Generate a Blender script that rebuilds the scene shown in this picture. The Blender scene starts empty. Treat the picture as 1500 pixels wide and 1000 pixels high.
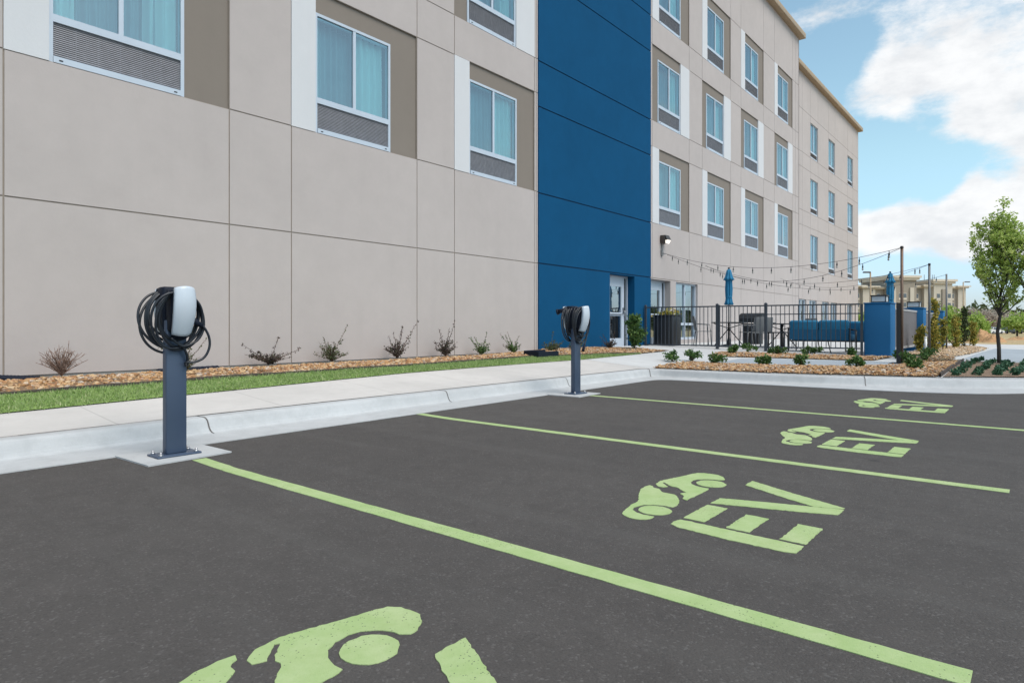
import bpy, bmesh, math, random
import numpy as np
from mathutils import Vector, Matrix, noise as mnoise
R_ = random.Random(7)
PI = math.pi
sc = bpy.context.scene
COL = sc.collection

# ------------------------------------------------------------------ camera frame (metres, X along the facade, Y into the building)
CF = 946.0; CX = 750.0; CYH = 479.0; CZ = 0.95
YAW = math.atan(778 / 946.0)
FW = (math.cos(YAW), math.sin(YAW)); RT = (math.sin(YAW), -math.cos(YAW))
def at(px, Z):                       # ground position at depth Z
    k = (px - CX) / CF * Z
    return FW[0]*Z + RT[0]*k, FW[1]*Z + RT[1]*k
def cl(v, a=0.0, b=1.0): return max(a, min(b, v))
def zg(X, Y):                        # the raised ground round the building
    A = .15 + .27*cl((Y-5.85)/3.15)
    B = max(.15, .42 - .03*(9-Y))
    u = cl((X-11.3)/6.4)
    return A*(1-u) + B*u

# ------------------------------------------------------------------ tagging
def tag(o, label=None, cat=None, group=None, kind=None):
    if label: o['label'] = label
    if cat: o['category'] = cat
    if group: o['group'] = group
    if kind: o['kind'] = kind
    return o
def empty(name, loc=(0,0,0), rz=0.0, label=None, cat=None, group=None):
    o = bpy.data.objects.new(name, None); o.empty_display_size = .2
    COL.objects.link(o); o.location = loc; o.rotation_euler = (0,0,rz)
    return tag(o, label, cat, group)
def copy_tree(o, parent=None):
    c = o.copy(); COL.objects.link(c)
    if parent is not None:
        c.parent = parent
    for ch in list(o.children):
        copy_tree(ch, c)
    return c

# ------------------------------------------------------------------ mesh builder
class MB:
    def __init__(s): s.v = []; s.f = []; s.m = []; s.sm = []
    def add(s, vs, fs, mi=0, smooth=False):
        b = len(s.v); s.v += [tuple(p) for p in vs]
        for f in fs:
            s.f.append(tuple(i+b for i in f)); s.m.append(mi); s.sm.append(smooth)
        return s
    def quad(s, a, b, c, d, mi=0): return s.add([a,b,c,d], [(0,1,2,3)], mi)
    def box(s, x0,x1,y0,y1,z0,z1, mi=0, M=None):
        vs = [(x0,y0,z0),(x1,y0,z0),(x1,y1,z0),(x0,y1,z0),(x0,y0,z1),(x1,y0,z1),(x1,y1,z1),(x0,y1,z1)]
        if M is not None: vs = [M @ Vector(p) for p in vs]
        return s.add(vs, [(0,3,2,1),(4,5,6,7),(0,1,5,4),(1,2,6,5),(2,3,7,6),(3,0,4,7)], mi)
    def bbox(s, x0,x1,y0,y1,z0,z1, b=.01, mi=0, M=None, seg=2):      # bevelled box
        bm = bmesh.new(); bmesh.ops.create_cube(bm, size=1)
        for v in bm.verts:
            v.co = Vector(((x0+x1)/2 + v.co.x*(x1-x0), (y0+y1)/2 + v.co.y*(y1-y0), (z0+z1)/2 + v.co.z*(z1-z0)))
        bmesh.ops.bevel(bm, geom=list(bm.edges), offset=b, segments=seg, affect='EDGES', profile=.5)
        bm.verts.index_update()
        vs = [v.co.copy() for v in bm.verts]
        if M is not None: vs = [M @ p for p in vs]
        s.add(vs, [[v.index for v in f.verts] for f in bm.faces], mi, True); bm.free()
        return s
    def tube(s, pts, r, n=8, mi=0, cap=True, smooth=True):
        pts = [Vector(p) for p in pts]
        rs = r if isinstance(r, (list,tuple)) else [r]*len(pts)
        prev = None; rings = []
        for i, p in enumerate(pts):
            t = (pts[min(i+1,len(pts)-1)] - pts[max(i-1,0)])
            if t.length < 1e-9: t = Vector((0,0,1))
            t.normalize()
            if prev is None:
                u = t.orthogonal().normalized()
            else:
                u = prev - t*prev.dot(t)
                u = u.normalized() if u.length > 1e-6 else t.orthogonal().normalized()
            prev = u; w = t.cross(u)
            rings.append([p + (u*math.cos(2*PI*k/n) + w*math.sin(2*PI*k/n))*rs[i] for k in range(n)])
        vs = [q for ring in rings for q in ring]; fs = []
        for i in range(len(pts)-1):
            for k in range(n):
                a = i*n+k; b = i*n+(k+1)%n
                fs.append((a,b,b+n,a+n))
        if cap:
            fs.append(tuple(range(n-1,-1,-1))); fs.append(tuple(range((len(pts)-1)*n, len(pts)*n)))
        return s.add(vs, fs, mi, smooth)
    def lathe(s, prof, n=16, c=(0,0,0), mi=0, smooth=True, fold=0, amp=0.0):
        vs = []; fs = []
        for r, z in prof:
            for k in range(n):
                a = 2*PI*k/n
                rr = r*(1+amp*math.cos(fold*a)) if fold else r
                vs.append((c[0]+rr*math.cos(a), c[1]+rr*math.sin(a), c[2]+z))
        for i in range(len(prof)-1):
            for k in range(n):
                a = i*n+k; b = i*n+(k+1)%n; fs.append((a,b,b+n,a+n))
        fs.append(tuple(range(n-1,-1,-1))); fs.append(tuple(range((len(prof)-1)*n, len(prof)*n)))
        return s.add(vs, fs, mi, smooth)
    def prism(s, poly, axis, a, b, mi=0):     # poly in the plane normal to axis ('y': x,z ; 'z': x,y)
        n = len(poly)
        if axis == 'y': vs = [(p[0],a,p[1]) for p in poly] + [(p[0],b,p[1]) for p in poly]
        elif axis == 'x': vs = [(a,p[0],p[1]) for p in poly] + [(b,p[0],p[1]) for p in poly]
        else: vs = [(p[0],p[1],a) for p in poly] + [(p[0],p[1],b) for p in poly]
        fs = [tuple(range(n-1,-1,-1)), tuple(range(n,2*n))] + [(i,(i+1)%n,n+(i+1)%n,n+i) for i in range(n)]
        return s.add(vs, fs, mi)
    def build(s, name, mats, parent=None, loc=None, fix=False):
        me = bpy.data.meshes.new(name)
        me.from_pydata(s.v, [], s.f)
        if not isinstance(mats, (list,tuple)): mats = [mats]
        for m in mats: me.materials.append(m)
        me.polygons.foreach_set('material_index', s.m)
        me.polygons.foreach_set('use_smooth', s.sm)
        me.update()
        if fix:
            bm = bmesh.new(); bm.from_mesh(me); bmesh.ops.recalc_face_normals(bm, faces=bm.faces); bm.to_mesh(me); bm.free()
        o = bpy.data.objects.new(name, me); COL.objects.link(o)
        if parent is not None: o.parent = parent
        if loc is not None: o.location = loc
        return o

def np_mesh(name, V, Fc, mat, smooth=False, parent=None):
    V = np.asarray(V, dtype=np.float32); Fc = np.asarray(Fc, dtype=np.int32)
    me = bpy.data.meshes.new(name); k = Fc.shape[1]
    me.vertices.add(len(V)); me.vertices.foreach_set('co', V.ravel())
    me.loops.add(Fc.size); me.loops.foreach_set('vertex_index', Fc.ravel())
    me.polygons.add(len(Fc)); me.polygons.foreach_set('loop_start', np.arange(0, Fc.size, k, dtype=np.int32))
    me.polygons.foreach_set('use_smooth', np.full(len(Fc), smooth))
    me.update(calc_edges=True); me.validate()
    for m in (mat if isinstance(mat, (list, tuple)) else [mat]): me.materials.append(m)
    o = bpy.data.objects.new(name, me); COL.objects.link(o)
    if parent is not None: o.parent = parent
    return o

# ------------------------------------------------------------------ materials
class NT:
    def __init__(s, name):
        s.m = bpy.data.materials.new(name); s.m.use_nodes = True
        s.t = s.m.node_tree; s.t.nodes.clear()
        s.out = s.t.nodes.new('ShaderNodeOutputMaterial')
    def n(s, typ, **kw):
        nd = s.t.nodes.new(typ)
        for k, v in kw.items():
            if k.startswith('i_'): nd.inputs[k[2:].replace('_',' ')].default_value = v
            else: setattr(nd, k, v)
        return nd
    def l(s, a, b): s.t.links.new(a, b)
    def noise(s, scale, detail=4, rough=.55, vec=None):
        nd = s.n('ShaderNodeTexNoise'); nd.inputs['Scale'].default_value = scale
        nd.inputs['Detail'].default_value = detail; nd.inputs['Roughness'].default_value = rough
        if vec is not None: s.l(vec, nd.inputs['Vector'])
        return nd
    def coord(s): return s.n('ShaderNodeTexCoord').outputs['Object']
    def geo(s): return s.n('ShaderNodeNewGeometry').outputs['Position']
    def ramp(s, fac, stops, interp='LINEAR'):
        nd = s.n('ShaderNodeValToRGB'); nd.color_ramp.interpolation = interp
        e = nd.color_ramp.elements
        while len(e) < len(stops): e.new(.5)
        for i, (p, c) in enumerate(stops):
            e[i].position = p; e[i].color = (c[0],c[1],c[2],1) if not isinstance(c, (int,float)) else (c,c,c,1)
        s.l(fac, nd.inputs['Fac']); return nd.outputs['Color']
    def mix(s, fac, a, b, mode='MIX'):
        nd = s.n('ShaderNodeMix', data_type='RGBA', blend_type=mode)
        for sock, v in ((nd.inputs[0], fac), (nd.inputs[6], a), (nd.inputs[7], b)):
            if hasattr(v, 'default_value') or hasattr(v, 'links'): s.l(v, sock)
            elif isinstance(v, (int,float)): sock.default_value = v
            else: sock.default_value = (v[0],v[1],v[2],1)
        return nd.outputs[2]
    def maprange(s, v, a, b, c=0., d=1.):
        nd = s.n('ShaderNodeMapRange'); s.l(v, nd.inputs[0])
        for i, q in enumerate((a,b,c,d)): nd.inputs[1+i].default_value = q
        return nd.outputs[0]
    def bsdf(s, col, rough=.6, metal=0., bump=None, bstr=.3, bdist=.005, spec=.5, **kw):
        b = s.n('ShaderNodeBsdfPrincipled')
        def put(nm, v):
            if hasattr(v, 'links'): s.l(v, b.inputs[nm])
            elif isinstance(v, (int,float)): b.inputs[nm].default_value = v
            else: b.inputs[nm].default_value = (v[0],v[1],v[2],1)
        put('Base Color', col); put('Roughness', rough); put('Metallic', metal); put('Specular IOR Level', spec)
        for k, v in kw.items(): put(k.replace('_',' '), v)
        if bump is not None:
            bp = s.n('ShaderNodeBump'); bp.inputs['Strength'].default_value = bstr; bp.inputs['Distance'].default_value = bdist
            s.l(bump, bp.inputs['Height']); s.l(bp.outputs['Normal'], b.inputs['Normal'])
        s.l(b.outputs[0], s.out.inputs[0]); return b

def simple(name, c, rough=.5, metal=0., var=.12, scale=6., bump=.15, bscale=60., spec=.5, bdist=.003):
    t = NT(name); p = t.coord()
    n1 = t.noise(scale, 5, .6, p); f = t.maprange(n1.outputs['Fac'], .25, .75)
    lo = tuple(x*(1-var) for x in c); hi = tuple(min(1,x*(1+var)) for x in c)
    col = t.mix(f, lo, hi)
    n2 = t.noise(bscale, 3, .6, p)
    r = t.maprange(n1.outputs['Fac'], .2, .8, max(.02,rough-.06), min(1,rough+.06))
    t.bsdf(col, r, metal, n2.outputs['Fac'], bump, bdist, spec); return t.m

def stucco(name, c, var=.05, spec=.25):
    t = NT(name); p = t.coord()
    big = t.noise(.55, 6, .62, p); mid = t.noise(3.2, 6, .7, p); fine = t.noise(160, 3, .7, p)
    st = t.n('ShaderNodeMapping'); st.inputs['Scale'].default_value = (2.5, 2.5, .25); t.l(p, st.inputs[0])
    streak = t.noise(1.2, 5, .6, st.outputs[0])
    f = t.maprange(big.outputs['Fac'], .3, .7); g = t.maprange(mid.outputs['Fac'], .3, .7)
    c1 = t.mix(f, tuple(x*(1-var) for x in c), tuple(x*(1+var) for x in c))
    c2 = t.mix(g, tuple(x*(1-var*.8) for x in c), tuple(x*(1+var*.8) for x in c))
    col = t.mix(.5, c1, c2)
    col = t.mix(t.maprange(streak.outputs['Fac'], .5, .8, 0, .18), col, tuple(x*.8 for x in c))
    col = t.mix(t.maprange(fine.outputs['Fac'], .35, .65, 0, .12), col, tuple(x*.8 for x in c))
    h = t.n('ShaderNodeMath', operation='ADD'); t.l(fine.outputs['Fac'], h.inputs[0])
    m2 = t.noise(30, 3, .6, p); t.l(m2.outputs['Fac'], h.inputs[1])
    t.bsdf(col, .88, 0, h.outputs[0], .35, .003, spec); return t.m

def asphalt_mat():
    t = NT('asphalt'); p = t.geo()
    big = t.noise(.35, 5, .6, p); mid = t.noise(2.2, 6, .65, p); fine = t.noise(150, 4, .75, p)
    vor = t.n('ShaderNodeTexVoronoi'); vor.inputs['Scale'].default_value = 130; t.l(p, vor.inputs['Vector'])
    f = t.maprange(big.outputs['Fac'], .3, .7)
    c = t.mix(f, (.060,.054,.0515), (.088,.080,.076))
    c = t.mix(t.maprange(mid.outputs['Fac'], .35, .7, 0, .5), c, (.052,.048,.046))
    c = t.mix(t.maprange(fine.outputs['Fac'], .38, .68, 0, .45), c, (.130,.120,.114))
    sp = t.n('ShaderNodeSeparateColor'); t.l(vor.outputs['Color'], sp.inputs[0])
    st = t.maprange(sp.outputs[0], .86, .97, 0, .35)
    c = t.mix(st, c, (.19,.18,.175))
    dk = t.maprange(sp.outputs[1], .84, .97, 0, .35)
    c = t.mix(dk, c, (.04,.038,.038))
    pt = t.noise(9, 5, .7, p); c = t.mix(t.maprange(pt.outputs['Fac'], .42, .62, 0, .38), c, (.053,.048,.046)); pt2 = t.noise(4.5, 5, .7, p); c = t.mix(t.maprange(pt2.outputs['Fac'], .52, .7, 0, .4), c, (.104,.095,.090))
    sv = t.n('ShaderNodeTexVoronoi'); sv.inputs['Scale'].default_value = 1.1; sv.inputs['Randomness'].default_value = 1; wv = t.noise(14, 3, .6, p); wadd = t.mix(.06, p, wv.outputs['Color'], 'ADD'); t.l(wadd, sv.inputs['Vector'])
    sps = t.n('ShaderNodeSeparateColor'); t.l(sv.outputs['Color'], sps.inputs[0]); sm_ = t.n('ShaderNodeMath', operation='MULTIPLY'); t.l(t.maprange(sps.outputs[0], .55, .6), sm_.inputs[0]); t.l(t.maprange(sv.outputs['Distance'], .055, .02, 0, .6), sm_.inputs[1]); c = t.mix(sm_.outputs[0], c, (.028,.027,.028))
    # dark stains and tyre wear
    stn = t.noise(.9, 3, .5, p); c = t.mix(t.maprange(stn.outputs['Fac'], .6, .74, 0, .22), c, (.055,.052,.052))
    mp = t.n('ShaderNodeMapping'); mp.inputs['Scale'].default_value = (3.2, .22, 1); t.l(p, mp.inputs[0])
    tr = t.noise(1.0, 4, .6, mp.outputs[0]); c = t.mix(t.maprange(tr.outputs['Fac'], .52, .7, 0, .3), c, (.11,.105,.1))
    h = t.n('ShaderNodeMath', operation='SUBTRACT'); t.l(fine.outputs['Fac'], h.inputs[0]); t.l(vor.outputs['Distance'], h.inputs[1])
    t.bsdf(c, .93, 0, h.outputs[0], .45, .004, .22); return t.m

def paint_mat():
    t = NT('green_road_paint'); p = t.geo()
    fine = t.noise(190, 4, .75, p); mid = t.noise(8, 6, .7, p); big = t.noise(1.6, 4, .6, p)
    c = t.mix(t.maprange(mid.outputs['Fac'], .3, .7), (.325,.43,.18), (.43,.51,.27))
    c = t.mix(t.maprange(big.outputs['Fac'], .4, .75, 0, .4), c, (.27,.44,.15))
    c = t.mix(t.maprange(fine.outputs['Fac'], .55, .75, 0, .35), c, (.22,.36,.12))
    v = t.n('ShaderNodeTexVoronoi'); v.inputs['Scale'].default_value = 150; t.l(p, v.inputs['Vector'])
    sp = t.n('ShaderNodeSeparateColor'); t.l(v.outputs['Color'], sp.inputs[0])
    chip = t.n('ShaderNodeMath', operation='MULTIPLY'); wear = t.noise(2.6, 4, .6, p); ws_ = t.n('ShaderNodeMath', operation='SUBTRACT'); t.l(sp.outputs[0], ws_.inputs[0]); t.l(t.maprange(wear.outputs['Fac'], .42, .68, .26, .0), ws_.inputs[1]); t.l(t.maprange(ws_.outputs[0], .78, .82), chip.inputs[0])
    t.l(t.maprange(v.outputs['Distance'], .45, .25), chip.inputs[1])
    c = t.mix(chip.outputs[0], c, (.11,.13,.075))
    t.bsdf(c, .85, 0, fine.outputs['Fac'], .5, .004, .3); return t.m

def concrete(name, c, joints=None, stain=.25):
    t = NT(name); p = t.geo()
    big = t.noise(.8, 6, .65, p); fine = t.noise(120, 3, .7, p); mid = t.noise(6, 6, .7, p)
    col = t.mix(t.maprange(big.outputs['Fac'], .3, .7), tuple(x*.86 for x in c), tuple(x*1.06 for x in c))
    col = t.mix(t.maprange(mid.outputs['Fac'], .45, .75, 0, stain), col, tuple(x*.62 for x in c))
    col = t.mix(t.maprange(fine.outputs['Fac'], .4, .7, 0, .3), col, tuple(x*.8 for x in c))
    mp = t.n('ShaderNodeMapping'); mp.inputs['Scale'].default_value = (.6, 14, 1); t.l(p, mp.inputs[0])
    br = t.noise(3, 3, .6, mp.outputs[0])                                     # broom finish
    col = t.mix(t.maprange(br.outputs['Fac'], .4, .7, 0, .14), col, tuple(x*.75 for x in c))
    if joints:
        sep = t.n('ShaderNodeSeparateXYZ'); t.l(p, sep.inputs[0])
        for ax, step, off in joints:
            a = t.n('ShaderNodeMath', operation='ADD'); t.l(sep.outputs[ax], a.inputs[0]); a.inputs[1].default_value = off
            m = t.n('ShaderNodeMath', operation='PINGPONG'); t.l(a.outputs[0], m.inputs[0]); m.inputs[1].default_value = step/2
            k = t.maprange(m.outputs[0], .003, .010, .4, 0)
            col = t.mix(k, col, tuple(x*.42 for x in c))
    t.bsdf(col, .9, 0, fine.outputs['Fac'], .3, .003, .3); return t.m

def island_mat(name, stops, rough=.85, bscale=80):
    t = NT(name)
    g = t.n('ShaderNodeNewGeometry')
    col = t.ramp(g.outputs['Random Per Island'], stops)
    n = t.noise(bscale, 4, .6, t.geo())
    col = t.mix(t.maprange(n.outputs['Fac'], .35, .7, 0, .4), col, (.12,.08,.05))
    t.bsdf(col, rough, 0, n.outputs['Fac'], .3, .004, .3); return t.m

def leaf_mat(name, stops, trans=.25, rough=.55):
    t = NT(name)
    g = t.n('ShaderNodeNewGeometry')
    col = t.ramp(g.outputs['Random Per Island'], stops)
    n = t.noise(3.0, 3, .6, t.geo())
    col = t.mix(t.maprange(n.outputs['Fac'], .35, .65, 0, .25), col, tuple(x*.85 for x in stops[0][1]))
    b = t.bsdf(col, rough, 0, None, spec=.35)
    tr = t.n('ShaderNodeBsdfTranslucent'); t.l(col, tr.inputs[0])
    mx = t.n('ShaderNodeMixShader'); mx.inputs[0].default_value = trans
    t.l(b.outputs[0], mx.inputs[1]); t.l(tr.outputs[0], mx.inputs[2]); t.l(mx.outputs[0], t.out.inputs[0]); return t.m

def glass_mat(name, tint, base=.22, edge=.95):
    t = NT(name)
    tr = t.n('ShaderNodeBsdfTransparent'); tr.inputs[0].default_value = (*tint, 1)
    gl = t.n('ShaderNodeBsdfGlossy'); gl.inputs['Color'].default_value = (.86,.95,1,1); gl.inputs['Roughness'].default_value = .015
    n = t.noise(1.3, 2, .5, t.coord())
    bp = t.n('ShaderNodeBump'); bp.inputs['Strength'].default_value = .12; bp.inputs['Distance'].default_value = .02
    t.l(n.outputs['Fac'], bp.inputs['Height']); t.l(bp.outputs[0], gl.inputs['Normal'])
    lw = t.n('ShaderNodeLayerWeight'); lw.inputs['Blend'].default_value = .35
    k = t.maprange(lw.outputs['Fresnel'], .0, 1., base, edge)
    mx = t.n('ShaderNodeMixShader'); t.l(k, mx.inputs[0]); t.l(tr.outputs[0], mx.inputs[1]); t.l(gl.outputs[0], mx.inputs[2])
    t.l(mx.outputs[0], t.out.inputs[0]); return t.m

def emit_mat(name, c, s):
    t = NT(name); e = t.n('ShaderNodeEmission'); e.inputs[0].default_value = (*c,1); e.inputs[1].default_value = s
    t.l(e.outputs[0], t.out.inputs[0]); return t.m

M = {}
M['beige'] = stucco('beige_stucco', (.440,.395,.381), .075)
M['joint'] = simple('stucco_joint', (.27,.23,.195), .9)
M['taupe'] = stucco('taupe_stucco', (.215,.185,.16))
M['white'] = stucco('white_stucco', (.585,.59,.61), .03)
M['blue'] = stucco('blue_stucco', (.0055,.068,.162), .12, .08)
M['bluejoint'] = simple('blue_joint', (.004,.03,.08), .9)
M['tan_trim'] = simple('tan_cornice', (.34,.25,.16), .6)
M['plinth'] = concrete('foundation_concrete', (.42,.41,.39))
M['dark'] = simple('dark_interior', (.02,.022,.025), .9)
M['alu'] = simple('white_aluminium', (.46,.52,.60), .4, .0, .04, 3, .05)
M['bronze'] = simple('bronze_aluminium', (.06,.05,.045), .45, .3)
M['grille'] = simple('grille_metal', (.245,.25,.275), .5, .4, .12, 9)
M['grille_dark'] = simple('brown_grille_metal', (.115,.095,.085), .5, .4, .12, 9)
M['glass'] = glass_mat('tinted_window_glass', (.60,.94,.95), .24, .97)
M['doorglass'] = glass_mat('door_glass', (.62,.74,.72), .42, 1.0)
M['asphalt'] = asphalt_mat()
M['paint'] = paint_mat()
M['walk'] = concrete('sidewalk_concrete', (.56,.535,.515), [(0,1.52,-.52+.0)], .22)
M['patio'] = concrete('patio_concrete', (.56,.56,.56), [(0,3.0,.4),(1,3.0,1.2)], .2)
M['bluewalk'] = concrete('blue_grey_concrete', (.36,.40,.44), None, .2)
M['kerb'] = concrete('kerb_concrete', (.475,.485,.495), None, .45)
M['slot'] = simple('kerb_slot', (.11,.10,.095), .9)
M['pad'] = concrete('pad_concrete', (.56,.56,.56), None, .2)
M['rock'] = island_mat('river_rock', [(0,(.17,.085,.04)),(.2,(.42,.225,.10)),(.45,(.55,.34,.17)),(.65,(.62,.46,.29)),(.8,(.36,.15,.055)),(.93,(.60,.52,.44)),(1,(.28,.23,.19))])
M['rockbase'] = simple('gravel_soil', (.20,.135,.085), .95, 0, .4, 18, .6, 40, .2, .02)
M['rock_tan'] = island_mat('tan_river_rock', [(0,(.34,.22,.13)),(.3,(.56,.40,.25)),(.6,(.66,.52,.37)),(.85,(.48,.30,.17)),(1,(.60,.55,.48))])
M['mulch'] = simple('mulch', (.25,.175,.125), .95, 0, .45, 25, .9, 55, .2, .02)
M['grassbase'] = simple('lawn_soil', (.19,.29,.08), .95, 0, .35, 30, .7, 60, .2, .01)
M['grass'] = leaf_mat('grass_blades', [(0,(.16,.245,.07)),(.4,(.25,.355,.12)),(.75,(.35,.45,.19)),(1,(.50,.52,.29))], .3)
M['edging'] = simple('rusty_steel_edging', (.075,.058,.05), .75, .2, .35, 12)
M['post_grey'] = simple('charcoal_powder_coat', (.05,.075,.125), .42, .1, .05, 5, .05, 200)
M['charger_body'] = simple('black_plastic', (.008,.012,.024), .6, 0, .1, 8, .1, 60, .2)
M['charger_white'] = simple('white_plastic', (.53,.585,.65), .3, 0, .02, 3, .02)
M['cable'] = simple('cable_rubber', (.013,.017,.025), .42, 0, .1, 8, .1)
M['steel'] = simple('galvanised_bolt', (.45,.46,.48), .35, .9)
M['fence'] = simple('dark_grey_fence_paint', (.042,.05,.064), .5, .1, .1, 5)
M['bluepaint'] = stucco('pillar_blue_stucco', (.019,.125,.285), .05)
M['screen'] = simple('grey_screen_boards', (.145,.132,.135), .7, 0, .12, 6)
M['screen_rail'] = simple('pale_grey_rail', (.36,.355,.36), .6)
M['lamp_lens'] = simple('frosted_lens', (.62,.62,.62), .4)
M['lit'] = emit_mat('lit_lens', (1,.95,.85), 1.1)
M['fabric'] = simple('blue_canvas', (.016,.165,.31), .85, 0, .12, 14, .4, 120)
M['sofa'] = simple('blue_outdoor_fabric', (.010,.105,.215), .85, 0, .15, 14, .4, 140)
M['blackmetal'] = simple('black_metal', (.022,.023,.026), .5, .2)
M['greymesh'] = simple('grey_mesh_sling', (.19,.195,.20), .7, .1)
M['rustpole'] = simple('brown_steel_pole', (.16,.105,.075), .55, .3, .25, 4)
M['greypole'] = simple('grey_galvanised_pole', (.14,.145,.15), .5, .5, .2, 4)
M['pvc'] = simple('white_pvc', (.72,.71,.69), .5)
M['bulbglass'] = simple('bulb_glass', (.34,.33,.30), .15)
M['bark'] = simple('dark_bark', (.058,.05,.044), .9, 0, .35, 16, .7, 45)
M['twig'] = simple('brown_twig', (.10,.062,.046), .9, 0, .3, 12)
M['brush'] = simple('dry_brush', (.20,.13,.10), .9, 0, .3, 12)
M['leaf'] = leaf_mat('pear_leaves', [(0,(.27,.37,.08)),(.4,(.45,.58,.14)),(.75,(.60,.70,.22)),(1,(.74,.80,.36))], .55)
M['leaf_dark'] = leaf_mat('boxwood_leaves', [(0,(.035,.085,.022)),(.5,(.065,.14,.034)),(.85,(.12,.21,.05)),(1,(.22,.30,.085))], .2)
M['leaf_bronze'] = leaf_mat('bronze_leaves', [(0,(.05,.035,.035)),(.5,(.085,.06,.055)),(.8,(.07,.09,.045)),(1,(.13,.08,.075))], .15)
M['leaf_olive'] = leaf_mat('olive_leaves', [(0,(.04,.06,.022)),(.5,(.075,.10,.035)),(1,(.13,.14,.055))], .15)
M['leaf_gold'] = leaf_mat('golden_leaves', [(0,(.13,.17,.035)),(.35,(.26,.26,.05)),(.6,(.52,.40,.07)),(1,(.66,.50,.12))], .3)
M['leaf_willow'] = leaf_mat('willow_leaves', [(0,(.26,.38,.07)),(.5,(.42,.55,.13)),(1,(.58,.66,.24))], .5)
M['leaf_juniper'] = leaf_mat('juniper_leaves', [(0,(.03,.085,.05)),(.5,(.055,.14,.075)),(1,(.10,.20,.10))], .1)
M['leaf_bare'] = leaf_mat('budding_brush', [(0,(.42,.35,.30)),(.5,(.54,.46,.39)),(1,(.62,.55,.45))], .45)
M['dirt'] = simple('orange_dirt', (.47,.28,.15), .95, 0, .3, 1.2, .6, 9, .2, .08)
M['carwhite'] = simple('white_car_paint', (.75,.75,.76), .25)
M['cardark'] = simple('dark_car_paint', (.04,.045,.055), .25)
M['cargrey'] = simple('silver_car_paint', (.33,.34,.36), .25, .4)
M['carglass'] = simple('car_glass', (.02,.025,.03), .08)
M['tyre'] = simple('tyre_rubber', (.02,.02,.02), .8)
M['rim'] = simple('alloy_rim', (.4,.4,.42), .35, .8)
M['fh_cream'] = stucco('cream_stucco', (.53,.475,.40))
M['fh_tan'] = stucco('tan_stucco', (.31,.27,.225))
M['fh_trim'] = simple('cream_cornice_paint', (.60,.53,.44), .7)
M['fh_glass'] = simple('far_window_glass', (.10,.12,.14), .12)
M['terrain'] = None

# curtains: pale fabric with soft vertical folds
def curtain_mat(name, a, b):
    t = NT(name); p = t.coord()
    n = t.noise(2.0, 3, .5, p)
    c = t.mix(t.maprange(n.outputs['Fac'], .3, .7), a, b)
    bs = t.bsdf(c, .9, spec=.1)
    return t.m
M['sheer'] = curtain_mat('sheer_curtain', (.34,.39,.43), (.44,.49,.52))
M['drape'] = curtain_mat('white_drape', (.86,.90,.87), (.92,.93,.91))

# ================================================================== the hotel
W = 9.0
WZ0 = .40
hotel = empty('hotel_building', (18, 9.0, .40), 0, 'long four storey beige stucco hotel with one deep blue vertical bay and white framed windows', 'building')
def hp(o):                       # parent to the hotel keeping world coordinates
    o.parent = hotel; o.matrix_parent_inverse = Matrix.Translation((-18,-9.0,-.40)); return o

GLASS_Y = .075
def make_window(w, h, tr, frame, grille, blades, sty):
    """mesh window: frame, with pane, grille and curtain under it; origin lower left corner, face at y = 0"""
    fb = MB(); e = .045 if sty == 'white' else .03; d0, d1 = -.012, .085
    fb.box(0,e,d0,d1,0,h); fb.box(w-e,w,d0,d1,0,h); fb.box(e,w-e,d0,d1,h-e,h)
    fb.box(e,w-e,d0-.02,d1,0,.075); fb.box(e,w-e,d0,d1,tr-.045,tr+.045)
    fb.box(w/2-.028,w/2+.028,d0+.004,d1,tr+.045,h-e)
    fb.box(w/2+.028,w-e,.02,d1-.01,h-e-.03,h-e); fb.box(e,w/2-.028,.02,d1-.01,h-e-.03,h-e)
    if sty == 'white':
        for x in (.12, w-.12): fb.box(x-.02,x+.02,d0-.024,d0-.02,.026,.04, 1)
    fr = fb.build('window', [frame, M['dark']])
    pb = MB()
    pb.quad((e,.014,tr+.04),(w/2,.014,tr+.04),(w/2,.014,h-e+.005),(e,.014,h-e+.005))
    pb.quad((w/2,.006,tr+.04),(w-e,.006,tr+.04),(w-e,.006,h-e+.005),(w/2,.006,h-e+.005))
    pb.build('pane', M['glass'], fr)
    gb = MB()
    gz0, gz1 = .075, tr-.045
    gb.quad((e,.07,gz0),(w-e,.07,gz0),(w-e,.07,gz1),(e,.07,gz1), 1)
    n = blades
    for i in range(n):
        z = gz0 + (i+.5)*(gz1-gz0)/n; hh = (gz1-gz0)/n*.40
        gb.add([(e,.005,z-hh),(w-e,.005,z-hh),(w-e,.016,z+hh),(e,.016,z+hh)], [(0,1,2,3)])
        gb.add([(e,.005,z-hh),(w-e,.005,z-hh),(w-e,.012,z-hh-.004),(e,.012,z-hh-.004)], [(3,2,1,0)])
    for k in range(1,6):
        x = e + k*(w-2*e)/6
        gb.box(x-.004,x+.004,.012,.04,gz0,gz1)
    gb.build('grille', [grille, M['dark']], fr)
    return fr
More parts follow.
